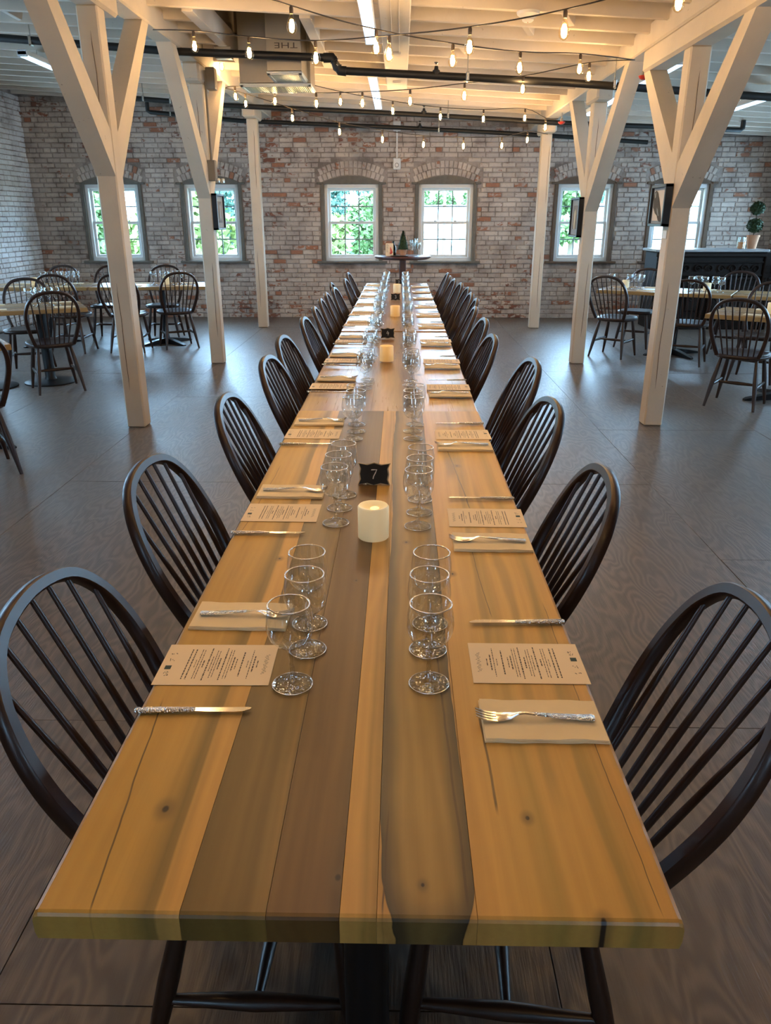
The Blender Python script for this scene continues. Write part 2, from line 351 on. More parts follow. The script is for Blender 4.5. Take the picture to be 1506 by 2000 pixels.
def plank(name, stops, seed, streaks=(), knots=(), cracks=(), rings=.16, rough=.36, x0=0., x1=1., ushape=None):
    """board running along y; colour ramp across its width between x0 and x1"""
    t = NT(name); v = t.coord(); x, y, z = t.sep(v)
    w = t.mapv(v, (1, .18, 1), loc=(seed*3.1, seed*1.7, seed))
    warp = t.math('MULTIPLY', t.math('SUBTRACT', t.noise(w, 5, 3, .5), .5), .09)
    xa = t.math('ADD', x, t.math('MULTIPLY', warp, .55)); ac = t.math('DIVIDE', t.math('SUBTRACT', xa, x0), x1-x0)
    c = t.ramp(ac, stops)
    if ushape:                                      # live-edge slab with a rounded end: dark bark line between heart and sapwood
        ux, uw, uy, ul = ushape; ex = t.math('DIVIDE', t.math('SUBTRACT', xa, ux), uw); ey = t.math('DIVIDE', t.math('MINIMUM', t.math('SUBTRACT', y, uy), 0.0), ul)
        el = t.math('SQRT', t.math('ADD', t.math('MULTIPLY', ex, ex), t.math('MULTIPLY', ey, ey)))
        el = t.math('ADD', el, t.math('MULTIPLY', t.math('SUBTRACT', t.noise(t.mapv(v, (1, .3, 1)), 14, 3), .5), .22))
        c = t.ramp(t.math('MULTIPLY', el, .7), [(0, (.36,.235,.066)), (.3, (.32,.21,.058)), (.48, (.19,.13,.042)), (.60, (.085,.062,.026)), (.685, (.055,.042,.020)), (.70, (.022,.016,.009)), (.715, (.46,.27,.075)), (1, (.56,.33,.09))])
    gr = t.noise(t.mapv(v, (150, 2.2, 150), loc=(seed, seed, 0)), 1, 4, .6); r0 = t.math('ADD', x, t.math('MULTIPLY', warp, 1.6))
    rg = t.math('FRACT', t.math('MULTIPLY', r0, 38)); rg = t.smooth(t.math('ABSOLUTE', t.math('SUBTRACT', rg, .5)), 0, .5)
    c = t.mix(t.math('MULTIPLY', gr, .42), c, t.mix(1., c, (.62, .56, .48), 'MULTIPLY'))
    c = t.mix(t.math('MULTIPLY', rg, rings), c, t.mix(1., c, (.55, .47, .38), 'MULTIPLY'))
    st = t.noise(t.mapv(v, (26, .8, 1), loc=(seed*5, 0, 0)), 1, 3); c = t.mix(t.math('MULTIPLY', t.smooth(st, .56, .74), .38), c, t.mix(1., c, (.5, .46, .42), 'MULTIPLY'))
    for (sx, sw, y0, y1, colr, amt) in streaks:
        d = t.math('ABSOLUTE', t.math('SUBTRACT', t.math('ADD', x, t.math('MULTIPLY', warp, 1.0)), sx))
        f = t.math('MULTIPLY', t.smooth(d, sw, sw*.2), t.math('MULTIPLY', t.smooth(y, y0-.08, y0+.08), t.smooth(y, y1+.12, y1-.12)))
        c = t.mix(t.math('MULTIPLY', f, amt), c, colr)
    fine = t.math('MULTIPLY', t.math('SUBTRACT', t.noise(t.mapv(v, (1, .5, 1), loc=(seed, 2, 3)), 9, 3, .5), .5), .016)
    for (cx, sl, cw, y0, y1) in cracks:
        xx = t.math('SUBTRACT', t.math('ADD', x, fine), t.math('ADD', cx, t.math('MULTIPLY', t.math('SUBTRACT', y, y0), sl)))
        f = t.math('MULTIPLY', t.smooth(t.math('ABSOLUTE', xx), cw, cw*.3), t.math('MULTIPLY', t.smooth(y, y0-.01, y0+.02), t.smooth(y, y1+.03, y1-.03)))
        c = t.mix(t.math('MULTIPLY', f, .85), c, (.05, .028, .012))
    for (kx, ky, kr) in knots:
        dx = t.math('SUBTRACT', x, kx); dy = t.math('MULTIPLY', t.math('SUBTRACT', y, ky), .7)
        d = t.math('SQRT', t.math('ADD', t.math('MULTIPLY', dx, dx), t.math('MULTIPLY', dy, dy))); d = t.math('ADD', d, t.math('MULTIPLY', fine, kr*14))
        c = t.mix(t.math('MULTIPLY', t.smooth(d, kr*2.6, kr*.5), .6), c, (.11, .07, .03)); c = t.mix(t.smooth(d, kr*.7, kr*.3), c, (.02, .012, .006))
    t.col(c); t.set(Roughness=t.math('ADD', rough, t.math('MULTIPLY', gr, .1))); t.b.inputs['Coat Weight'].default_value = .08; t.b.inputs['Coat Roughness'].default_value = .25
    return t.m
YEL = (.50, .315, .115); LGT = (.62, .40, .17); BRN = (.27, .165, .070); GRB = (.235, .16, .078); DRK = (.15, .095, .043); OLV = (.20, .145, .065)

# ================================================================== STRUCTURE
# ---- floor: plywood sheets on a subfloor
fl = MB().bbox((XL-.3, YF-.3, -.2), (XR+.3, YB+.3, -.018)).build('floor', M['subfloor'], kind='structure')
def sheet_mesh(w, l): return MB().cbox((0, 0, -.009), (w-.0025, l-.0025, .018), .0008).mesh('plywood_sheet', M['ply'])
_sh = {}
yoff = {0: 2.08, 1: 3.40, 2: 2.08+.5, 3: 2.10, 4: 3.3}
for k in range(-4, 7):
    xa = 1.57-1.22*k; xb = xa+1.22
    xa2, xb2 = max(xa, XL), min(xb, XR)
    if xb2-xa2 < .05: continue
    off = {0: 3.40, 1: 2.08, 2: 3.55, 3: 2.08, 4: 3.2}.get(k, 2.1+1.22*(k % 2))
    y = off-2.44*4
    while y < YB:
        ya, yb = max(y, YF), min(y+2.44, YB)
        if yb-ya > .05:
            key = (round(xb2-xa2, 3), round(yb-ya, 3))
            if key not in _sh: _sh[key] = sheet_mesh(*key)
            inst('plywood_sheet', _sh[key], fl, ((xa2+xb2)/2, (ya+yb)/2, random.uniform(-.0012, 0)))
        y += 2.44

# ---- walls
WT = .32
WIN_B = [-4.63, -3.03, -.79, .715, 2.92, 4.42]
WZ0, WZ1, WHW = .875, 2.06, .49
WIN_L = [10.95, 9.4, 7.8, 6.2, 4.6]; WIN_R_ADDED = [12.0, 10.5, 9.0, 7.5, 6.0, 4.5]; WIN_F_ADDED = [-3, 2.5]  # right and front openings added unseen to brighten the room; left spacing likewise
def wall(name, A, B, rz, org, wins, mat, htop):
    """wall in local x from A to B, local y outward from 0 to WT; returns the structure object"""
    b = MB(); xs = [A]
    for w in sorted(wins): xs += [w-WHW, w+WHW]
    xs.append(B)
    def seg(x0, x1, z0, z1f):
        za, zb = z1f(x0), z1f(x1)
        b.add([(x0,0,z0),(x1,0,z0),(x1,WT,z0),(x0,WT,z0),(x0,0,za),(x1,0,zb),(x1,WT,zb),(x0,WT,za)], [(0,3,2,1),(4,5,6,7),(0,1,5,4),(1,2,6,5),(2,3,7,6),(3,0,4,7)])
    for i in range(0, len(xs), 2): seg(xs[i], xs[i+1], -.2, htop)
    for w in wins: seg(w-WHW, w+WHW, -.2, lambda x: WZ0); seg(w-WHW, w+WHW, WZ1, htop)
    o = b.build(name, mat, kind='structure'); o.location = org; o.rotation_euler = (0, 0, rz); return o
H0 = .24
wb = wall('wall_back', XL-.3, XR+.3, 0, (0, YB, 0), WIN_B, M['mortar'], lambda x: ceil_z(x)+H0)
wl = wall('wall_left', YF-.3, YB, math.pi/2, (XL, 0, 0), WIN_L, M['mortar'], lambda x: ceil_z(XL)+H0)
wr = wall('wall_right', -YB, -YF+.3, -math.pi/2, (XR, 0, 0), [-w for w in WIN_R_ADDED], M['farbrick'], lambda x: ceil_z(XR)+H0)
wf = wall('wall_front', -XR, -XL, math.pi, (0, YF, 0), [-w for w in WIN_F_ADDED], M['farbrick'], lambda x: ceil_z(-x)+H0)

# ---- bricks: 300 largest in view as parts per wall, the rest joined
BL, BH, BJ, BD = .205, .0605, .0115, .02
def arch_z(dx): return WZ1+.012+.115*(1-(dx/.5)**2)
def hole_halfwidth(z0, z1):
    if z1 < WZ0-.03: return 0
    if z1 < WZ1: return .5
    q = 1-(z0-.225-WZ1-.012)/.115
    if z0 < WZ1+.21: return .57
    return .5*math.sqrt(q)+.03 if q > 0 else 0
def brick_wall(parent, A, B, wins, htop, to_world, seed, zmin=0.0, mat=None):
    mat = mat or M['brick']
    rnd = random.Random(seed); items = []; row = 0; z = zmin
    while z < htop(A)+.05 or z < htop(B)+.05:
        header = row % 6 == 5; ln = .098 if header else BL
        x = A-rnd.uniform(0, .02)-(ln/2 if row % 2 else 0)
        while x < B:
            l = ln*rnd.uniform(.93, 1.04); segs = [(max(x, A), min(x+l, B))]
            for w in wins:
                hw = hole_halfwidth(z, z+BH)
                if hw <= 0: continue
                ns = []
                for (a, b) in segs:
                    if b <= w-hw or a >= w+hw: ns.append((a, b)); continue
                    if a < w-hw: ns.append((a, w-hw-.004))
                    if b > w+hw: ns.append((w+hw+.004, b))
                segs = ns
            for (a, b) in segs:
                if b-a > .03 and z+BH < min(htop(a), htop(b)): items.append(((a+b)/2, z+BH/2+rnd.uniform(-.002, .002), b-a, BH*rnd.uniform(.93, 1.03), 0.))
            x += l+BJ
        z += BH+BJ; row += 1
    for w in wins:                                   # two rings of upright bricks over each window
        for ring in (0, 1):
            n = 15
            for i in range(n):
                dx = -.52+1.04*(i+.5)/n; s = -2*.115*dx/.25; a = math.atan(s); zc = arch_z(dx)+.055+.108*ring
                items.append((w+dx, zc, .060, .099, -a))
    def shape(it):
        b = MB(); d = BD*rnd.uniform(.75, 1.15)
        rot = Matrix.Rotation(it[4], 3, 'Y'); b.cbox((it[0], -.5*d+.008, it[1]), (it[2], d, it[3]), .005, rot); return b
    vis = []
    for i, it in enumerate(items):
        p = to_world(it[0], it[1]); q = pix(p)
        if q and 0 <= q[0] <= 1506 and 0 <= q[1] <= 2000 and it[2] > .09: vis.append(((Vector(p)-_C).length, i))
    vis.sort(); pick = set(i for _, i in vis[:300])
    base = [MB().cbox((0, 0, 0), (BL, BD*k, BH), .005*q).mesh('brick', mat) for k, q in ((.9, 1), (1.0, 1.2), (1.12, .8))]
    rest = MB(); at = []
    for i, it in enumerate(items):
        if i in pick:
            o = inst('brick', base[i % 3], parent, (it[0], -BD*.5+.009, it[1]), (0, it[4], 0)); o.scale = (it[2]/BL, 1, it[3]/BH)
        else:
            s = shape(it); n0 = len(rest.v); rest.add(s.v, s.f); at += [rnd.random()]*(len(rest.v)-n0)
    rest.at = at; rest.build('brickwork', mat, parent, kind='stuff')
brick_wall(wb, XL, XR, WIN_B, lambda x: ceil_z(x)+.02, lambda x, z: (x, YB, z), 3)
brick_wall(wl, 9.0, YB-.02, WIN_L[:1], lambda x: ceil_z(XL)+.02, lambda x, z: (XL, x, z), 5, mat=M['litwhitebrick'])

# ---- windows
def window_proto(trim, name):
    root = empty(name, kind='structure')
    for s in (-1, 1): MB().cbox((s*(WHW-.028), .0, (WZ0+WZ1)/2+.02), (.056, .05, WZ1-WZ0), .006).build('side_trim', trim, root)
    pts = [(-.5, WZ1-.0), (.5, WZ1-.0)]+[(.5-1.0*i/16, arch_z(.5-1.0*i/16)-.005) for i in range(17)]
    MB().poly(pts, -.02, .01, lambda x, y, z: (x, z, y)).cbox((-.505, -.015, WZ1+.012), (.09, .06, .03), .005).cbox((.505, -.015, WZ1+.012), (.09, .06, .03), .005).build('head_board', trim, root)
    MB().cbox((0, -.02, WZ0+.012), (1.14, .10, .034), .006).build('sill', trim, root)
    x = WHW-.056; z0, z1 = WZ0+.028, WZ1
    f = MB()
    for s in (-1, 1): f.cbox((s*(x-.028), .07, (z0+z1)/2), (.056, .12, z1-z0), .005)
    f.cbox((0, .07, z1-.03), (2*x, .12, .06), .005).cbox((0, .07, z0+.03), (2*x, .12, .06), .005); f.build('frame', M['vinyl'], root)
    xi = x-.056; zm = (z0+z1)/2+.005
    for (nm, za, zb, yy) in (('upper_sash', zm-.02, z1-.06, .10), ('lower_sash', z0+.06, zm+.022, .065)):
        s = MB(); r = .038
        for k in (-1, 1): s.cbox((k*(xi-r/2), yy, (za+zb)/2), (r, .035, zb-za), .004)
        s.cbox((0, yy, za+r/2), (2*xi, .035, r), .004).cbox((0, yy, zb-r/2), (2*xi, .035, r), .004)
        so = s.build(nm, M['vinyl'], root)
        g = MB()
        for k in (-1, 1): g.bbox((k*(xi-r)/3-.009, yy-.003, za+r), (k*(xi-r)/3+.009, yy+.003, zb-r))
        g.bbox((-xi+r, yy-.0035, (za+zb)/2-.009), (xi-r, yy+.0035, (za+zb)/2+.009)); g.build('muntin', M['muntin'], so)
        MB().add([(-xi+r, yy+.004, za+r), (xi-r, yy+.004, za+r), (xi-r, yy+.004, zb-r), (-xi+r, yy+.004, zb-r)], [(0, 1, 2, 3)]).build('pane', M['pane'], so)
    for k in (-1, 1): MB().cbox((k*.16, .05, zm+.03), (.05, .03, .016), .004).build('lock', M['vinyl'], root)
    return root
wn_ = 1
protoA = window_proto(M['wtrim'], 'window_1'); protoB = window_proto(M['wtrim_brown'], 'window_5')
def put_win(o, loc, rz): o.location = loc; o.rotation_euler = (0, 0, rz)
for i, w in enumerate(WIN_B):
    o = protoA if i == 0 else protoB if i == 4 else copy_tree(protoB if i == 5 else protoA)
    put_win(o, (w, YB, 0), 0); o.name = 'window_%d' % (i+1)
n = 7
for ws, org, rz in ((WIN_L, lambda w: (XL, w, 0), math.pi/2), (WIN_R_ADDED, lambda w: (XR, w, 0), -math.pi/2), (WIN_F_ADDED, lambda w: (w, YF, 0), math.pi)):
    for w in ws: o = copy_tree(protoA); put_win(o, org(w), rz); o.name = 'window_%d' % n; n += 1  # right and front copies are added daylight openings out of view
# sky portals in every opening (sampling guides for the sky's own light)
def portal(loc, rz):
    l = bpy.data.lights.new('sky_portal', 'AREA'); l.shape = 'RECTANGLE'; l.size = .9; l.size_y = 1.15; l.cycles.is_portal = True
    o = bpy.data.objects.new('sky_portal', l); COL.objects.link(o); o.location = loc; o.rotation_euler = (math.pi/2, 0, rz); return o
for w in WIN_B: portal((w, YB+WT+.02, 1.47), math.pi)
for w in WIN_L: portal((XL-WT-.02, w, 1.47), -math.pi/2)
for w in WIN_R_ADDED: portal((XR+WT+.02, w, 1.47), math.pi/2)
for w in WIN_F_ADDED: portal((w, YF-WT-.02, 1.47), 0)
for o in bpy.data.objects:
    if o.type == 'LIGHT' and o.name.startswith('sky_portal'):
        pass

# ---- ceiling: deck, joists, duct shaft
SX0, SX1, SY0, SY1 = -1.74, -.76, 7.22, 9.12
dk = MB()
def slab(x0, x1, y0, y1, h=.22, th=.03):
    za, zb = ceil_z(x0)+h, ceil_z(x1)+h
    dk.add([(x0,y0,za),(x1,y0,zb),(x1,y1,zb),(x0,y1,za),(x0,y0,za+th),(x1,y0,zb+th),(x1,y1,zb+th),(x0,y1,za+th)], [(0,3,2,1),(4,5,6,7),(0,1,5,4),(1,2,6,5),(2,3,7,6),(3,0,4,7)])
e = .35
slab(XL-e, SX0, YF-e, YB+e); slab(SX1, XR+e, YF-e, YB+e); slab(SX0, SX1, YF-e, SY0); slab(SX0, SX1, SY1, YB+e); slab(SX0-.02, SX1+.02, SY0-.02, SY1+.02, .95)
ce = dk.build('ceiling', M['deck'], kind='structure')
sh = MB()
for (x0, x1, y0, y1) in ((SX0-.02, SX0, SY0, SY1), (SX1, SX1+.02, SY0, SY1), (SX0, SX1, SY0-.02, SY0), (SX0, SX1, SY1, SY1+.02)): sh.bbox((x0, y0, 3.3), (x1, y1, 4.1))
sh.build('duct_shaft', M['deck'], ce)
JH = .215
def joist(x0, x1, y): MB().beam((x0, y, ceil_z(x0)+JH/2), (x1, y, ceil_z(x1)+JH/2), .048, JH, ch=.004).build('joist', M['ceil'], ce)
y = 6.52-.455*25
while y < YB-.1:
    if y > YF+.1:
        if SY0 < y < SY1: joist(XL, SX0, y); joist(SX1, XR, y)
        else: joist(XL, XR, y)
    y += .455
for x in (SX0+.02, SX1-.02): MB().beam((x, SY0-.15, ceil_z(x)+.09), (x, SY1+.1, ceil_z(x)+.09), .09, .19, ch=.004).build('trimmer_joist', M['ceil'], ce)
for (u, v) in ((1270, 45), (1145, 66), (1230, 20)):
    p = ony(u, v, 6.9); x = min(max(p.x, -5), 5)
for (x, y) in ((.95, 7.1), (-3.5, 7.6), (.55, 8.2), (-3.2, 9.5), (1.2, 6.7), (-4.4, 6.8)):      # bridging blocks between joists
    MB().beam((x-.12, y-.2, ceil_z(x)+.16), (x+.12, y+.2, ceil_z(x)+.03), .05, .07, ch=.003).build('bridging', M['ceil'], ce)

# ---- beams and posts
PW = .145
XPL, XPR = -2.09, 2.03
PYL = [5.915, 8.77, 11.86]; PYR = [6.04, 8.83, 11.86]
def checks(b, n, rnd, plane, x0, x1, z0, z1, yy): pass
def beam_obj(name, x, y0, y1, z0, z1, w, label):
    o = MB().cbox((x, (y0+y1)/2, (z0+z1)/2), (w, y1-y0, z1-z0), .012).build(name, M['post'], label=label, cat='beam'); return o
bmL = beam_obj('ceiling_beam', XPL, YF, YB, 2.995, 3.19, .17, 'white timber ceiling beam carried by the left row of posts')
bmR = beam_obj('ceiling_beam', XPR, YF, YB, 2.81, 2.985, .17, 'white timber ceiling beam carried by the right row of posts')
cb = MB().cbox((-.055, 5.0, 2.985), (.235, 10.2, .052), .008).build('ceiling_plank', M['ceil'], label='flat white plank fixed under joists above the long table', cat='plank')
for yy in (7.95, 9.5, 10.08):
    MB().cbox((-.055, yy, 2.952), (.09, .03, .022), .004).build('cleat', M['ceil'], cb)
for yy in (7.0,):
    for dx in (-.03, .03): MB().tube([(-.055+dx, .5, 2.955), (-.055+dx, 7.95, 2.955)], .004, 5).build('cable', M['ceil'], cb)
def crack_mesh(x, y, z0, z1, rnd, face):
    pts = []; n = 9; off = rnd.uniform(-.03, .03)
    for i in range(n+1):
        off += rnd.uniform(-.004, .004); z = z0+(z1-z0)*i/n
        pts.append((x+off, y-PW/2-.0005, z) if face == 'front' else (x, y+off, z))
    return MB().tube(pts, [.0004]+[.0022]*(n-1)+[.0004], 4)
def post(x, y, top, bol_top, label, br=True, bol=(.22, .22), foot=1.83, reach=.95, seed=1, brtop=None, inner=1):
    rnd = random.Random(seed); t = empty('timber_post', (x, y, 0), 0, label, 'post', None)
    s = MB(); s.cbox((0, 0, top/2), (PW, PW, top), .010); s.build('shaft', M['post'], t)
    crack_mesh(0, 0, .3, 1.1, rnd, 'front').build('crack', M['crack'], t); crack_mesh(.02, 0, top-.9, top-.15, rnd, 'front').build('crack', M['crack'], t)
    MB().cbox((0, (bol[1]-bol[0])/2, (top+bol_top)/2), (PW+.03, bol[0]+bol[1], bol_top-top), .02).build('bolster', M['post'], t)
    if br:
        zt = (brtop or bol_top)+.005
        for sg, (rc, ft) in ((-1, (reach[0], foot[0])), (1, (reach[1], foot[1]))):
            # parallelogram brace: foot flat on the post, head flat under the beam
            d = .15; y0 = sg*PW/2; y1 = sg*(PW/2+rc); w = PW/2-.004; dz = d*1.45; dy = d*.9
            prof = [(y0, ft), (y0, ft+dz*1.35), (y1-sg*dy*1.15, zt), (y1, zt)]
            vs = [(-w, a, z) for a, z in prof]+[(w, a, z) for a, z in prof]
            fs = [(0,1,2,3), (7,6,5,4), (0,4,5,1), (1,5,6,2), (2,6,7,3), (3,7,4,0)]
            if sg > 0: fs = [f[::-1] for f in fs]
            MB().add(vs, fs).build('brace', M['post'], t)
    return t
zL, zR = 2.995, 2.81
pL1 = post(XPL, PYL[0], 2.87, zL, 'white timber post nearest the camera in the left row, with two long braces', foot=(1.83, 1.83), reach=(1.06, 1.02), bol=(.3, .32), seed=1)
pL2 = post(XPL, PYL[1], 2.83, zL, 'white timber post in the middle of the left row, with conduit and picture', foot=(1.75, 1.75), reach=(1.05, 1.02), bol=(.25, .25), seed=2)
pL3 = post(XPL, PYL[2], 2.85, zL, 'plain white timber post without braces, far end of left row', br=False, bol=(.3, .3), seed=3)
pR1 = post(XPR, PYR[0], 2.645, zR, 'white timber post nearest the camera in the right row, carrying a shoe picture', foot=(1.62, 1.70), reach=(1.0, .95), bol=(2.4, 1.02), seed=4, brtop=2.645)
pR2 = post(XPR, PYR[1], 2.66, zR, 'white timber post in the middle of the right row, carrying a framed figure', foot=(1.62, 1.66), reach=(1.22, 1.15), bol=(.25, .25), seed=5)
pR3 = post(XPR, PYR[2], 2.65, zR, 'plain white timber post without braces, far end of right row', br=False, bol=(.3, .3), seed=6)

# ================================================================== LONG TABLE (four tables end to end)
TZ = .75; TH = .046
TX0, TX1 = -.452, .353
SEAMS = [.688, 3.325, 5.885, 8.115, 10.515]
def table_base(parent, yy, two=True, xx=0., foot=.30, top=TZ-TH):
    b = MB()
    b.lathe([(.0, .03), (.055, .032), (.042, .09), (.038, .12), (.038, top-.03), (.07, top-.02), (.07, top-.004)], 16, (xx, yy, 0)); b.build('column', M['black'], parent, 40)
    f = MB()
    for a in range(4):
        d = Vector((math.cos(a*math.pi/2+math.pi/4), math.sin(a*math.pi/2+math.pi/4), 0)) if foot > .33 else Vector((math.cos(a*math.pi/2), math.sin(a*math.pi/2), 0))
        s = Vector((-d.y, d.x, 0)); vs = []
        for (r, w, h) in ((.02, .035, .075), (foot*.55, .032, .05), (foot, .03, .022), (foot+.03, .018, .012)):
            for k, z in ((-1, 0), (1, 0), (1, h), (-1, h)): vs.append(Vector((xx, yy, .0))+d*r+s*(w*k)+Vector((0, 0, z)))
        fs = [(3,2,1,0), (12,13,14,15)]
        for i in range(3):
            o = i*4
            for k in range(4): fs.append((o+k, o+(k+1) % 4, o+4+(k+1) % 4, o+4+k))
        f.add(vs, fs)
    f.build('foot', M['black'], parent, 40)
    MB().cbox((xx, yy, top-.006), (.36, .36, .012), .003).build('mount_plate', M['black'], parent)
def seg_table(i, bounds, mats, label, y0, y1, dx=0., dz=0.):
    cx, cy = (TX0+TX1)/2, (y0+y1)/2
    t = empty('dining_table', (cx, cy, 0), 0, label, 'table', 'tables joined into one long table')
    n = len(bounds)-1
    for k in range(n):
        a, b = bounds[k]-cx, bounds[k+1]-cx
        m = MB(); zt, zb, L2 = TZ+dz, TZ+dz-TH, (y1-y0)/2-.0012; ra = .007 if k == 0 else .0; rb = .007 if k == n-1 else .0; g = .0002
        sec = [(a+g+ra*.35, zb), (b-g-rb*.35, zb), (b-g, zb+.004+rb), (b-g, zt-rb-.0004), (b-g-rb*.3-.0003, zt-rb*.3), (b-g-rb-.0004, zt), (a+g+ra+.0004, zt), (a+g+ra*.3+.0003, zt-ra*.3), (a+g, zt-ra-.0004), (a+g, zb+.004+ra)]
        q = len(sec)
        for (yy, dt) in ((-L2, .006), (-L2+.002, .002), (-L2+.006, 0), (L2-.003, 0), (L2, .0015)): m.v += [(x, yy, (z-dt if z > zt-.02 else z+dt*.5)) for x, z in sec]
        for r_ in range(4):
            for c_ in range(q): m.f.append((r_*q+c_, r_*q+(c_+1) % q, (r_+1)*q+(c_+1) % q, (r_+1)*q+c_))
        m.f.append(tuple(range(q))[::-1]); m.f.append(tuple(4*q+c_ for c_ in range(q)))
        m.build('board', mats[k], t)
    rail = MB()
    for by in ((.925, 2.45), (4.07, 4.88), (6.28, 7.42), (8.55, 9.55))[i]: table_base(t, by-cy, xx=0. if i == 0 else .034)
    return t
# near table: six boards as in the photograph (features given in table coordinates)
c1x, c1y = (TX0+TX1)/2, (SEAMS[0]+SEAMS[1])/2
def loc1(x, y): return x-c1x, y-c1y
bnd = [TX0, -.268, -.161, -.070, -.024, .100, TX1]
def bm(i, stops, seed, streaks=(), knots=(), cracks=(), **k):
    return plank('board_wood_%d' % i, stops, seed, [(s[0]-c1x, s[1], s[2]-c1y, s[3]-c1y, s[4], s[5]) for s in streaks], [(a-c1x, b-c1y, r) for a, b, r in knots], [(c[0]-c1x, c[1], c[2], c[3]-c1y, c[4]-c1y) for c in cracks], x0=bnd[i]-c1x, x1=bnd[i+1]-c1x, **k)
W0 = (0.521,0.321,0.072); WL = (0.651,0.385,0.101); DK = (0.093,0.068,0.025)
mats1 = [
 bm(0, [(0, (0.428,0.278,0.070)), (.10, (0.539,0.332,0.075)), (.35, W0), (.5, (0.558,0.348,0.079)), (.66, (0.409,0.257,0.060)), (.75, (0.223,0.150,0.040)), (.805, (0.279,0.182,0.048)), (.825, WL), (1, (0.595,0.353,0.092))], 1.3, rings=.10,
    streaks=[(-.300, .020, .6, 1.25, (0.205,0.139,0.040), .35), (-.30, .010, 1.5, 3.4, (0.233,0.161,0.044), .5)], knots=[(-.336, .868, .0085), (-.30, 1.74, .006)], cracks=[(-.380, -.085, .0019, .69, 1.12), (-.43, .03, .0012, 1.9, 2.5)]),
 bm(1, [(0, (0.139,0.092,0.023)), (.25, (0.190,0.123,0.029)), (.7, (0.171,0.110,0.025)), (.92, (0.253,0.162,0.040)), (1, (0.171,0.106,0.026))], 2.1, rings=.22, knots=[(-.215, 3.12, .014)], streaks=[(-.21, .10, 2.3, 3.4, (0.063,0.041,0.014), .8)]),
 bm(2, [(0, (0.158,0.088,0.023)), (.4, (0.146,0.078,0.020)), (.8, (0.158,0.084,0.022)), (1, (0.107,0.060,0.017))], 3.7, rings=.25, knots=[(-.076, .750, .0075), (-.10, 1.62, .004)], streaks=[(-.12, .10, 2.3, 3.4, (0.063,0.041,0.014), .75)]),
 bm(3, [(0, (0.614,0.364,0.092)), (.5, (0.577,0.342,0.088)), (.72, (0.391,0.241,0.057)), (.85, (0.465,0.278,0.070)), (1, (0.372,0.225,0.057))], 4.2, rings=.2),
 bm(4, [(0, (0.372,0.225,0.060)), (.05, (0.102,0.075,0.026)), (.16, (0.140,0.105,0.033)), (.35, (0.307,0.209,0.055)), (.55, (0.353,0.230,0.060)), (.70, (0.270,0.177,0.048)), (.80, (0.112,0.083,0.028)), (.885, DK), (.91, (0.047,0.036,0.014)), (.93, (0.428,0.251,0.066)), (1, (0.521,0.310,0.079))], 5.1, rings=.28,
    knots=[(.034, .740, .0045), (.02, 1.85, .006), (.06, 2.55, .005)], cracks=[(.090, -.024, .0026, .70, 1.30), (-.014, -.004, .002, .69, .86)], streaks=[(.04, .04, 2.0, 3.4, (0.307,0.203,0.062), .6)], ushape=(.040-c1x, .060, .765-c1y, .115)),
 bm(5, [(0, (0.521,0.300,0.075)), (.10, (0.595,0.353,0.088)), (.3, (0.521,0.321,0.075)), (.42, (0.409,0.268,0.062)), (.5, (0.558,0.337,0.081)), (.72, (0.539,0.321,0.077)), (.80, (0.372,0.241,0.057)), (.88, (0.521,0.310,0.075)), (.96, (0.558,0.310,0.075)), (1, (0.428,0.257,0.066))], 6.6, rings=.14,
    streaks=[(.245, .014, .9, 2.3, (0.205,0.144,0.040), .5), (.30, .009, .6, 1.7, (0.233,0.161,0.044), .5), (.185, .010, 1.2, 2.8, (0.205,0.144,0.040), .5), (.16, .03, 2.4, 2.9, (0.130,0.096,0.037), .6)],
    knots=[(.187, .860, .0055), (.254, .69, .0065), (.13, 1.66, .006), (.20, 2.52, .008)], cracks=[(.143, -.012, .0030, .87, 1.12), (.20, -.03, .0013, 1.45, 1.85), (.21, -.05, .0026, 2.1, 2.72), (.328, -.01, .0011, .70, 1.5)]),
]
seg_table(0, bnd, mats1, 'nearest wooden dining table of the long row, with table number 7', SEAMS[0], SEAMS[1])
def rand_boards(seed, tone, cx):
    rnd = random.Random(seed); xs = [TX0]
    while xs[-1] < TX1-.12: xs.append(min(TX1, xs[-1]+rnd.uniform(.10, .22)))
    if TX1-xs[-1] > .001: xs[-1] = TX1
    ms = []
    for k in range(len(xs)-1):
        base = rnd.choice([(.46,.255,.085), (.38,.215,.075), (.54,.30,.10), (.26,.15,.055), (.34,.195,.068)]); base = [c*tone for c in base]
        d = [c*rnd.uniform(.55, .8) for c in base]; l = [min(1, c*rnd.uniform(1.05, 1.25)) for c in base]
        st = [(0, base), (rnd.uniform(.15, .35), l), (rnd.uniform(.45, .6), base), (rnd.uniform(.7, .85), d), (1, base)]
        L = 1.25
        kn = [(rnd.uniform(xs[k], xs[k+1])-cx, rnd.uniform(-L, L), rnd.uniform(.006, .014)) for _ in range(rnd.randint(1, 2))]
        ms.append(plank('long_table_wood', st, rnd.uniform(0, 20), knots=kn, rings=.25, rough=.24, x0=xs[k]-cx, x1=xs[k+1]-cx))
    return xs, ms
LBL = ['', 'second wooden dining table of the long row, with table number 4', 'third wooden dining table of the long row, with table number 3', 'farthest wooden dining table of the long row, near the round table']
for i in (1, 2, 3):
    xs, ms = rand_boards(10+i, (.95, .85, .85)[i-1], (TX0+TX1)/2); seg_table(i, xs, ms, LBL[i], SEAMS[i], SEAMS[i+1], dz=(-.004, .002, -.002)[i-1])

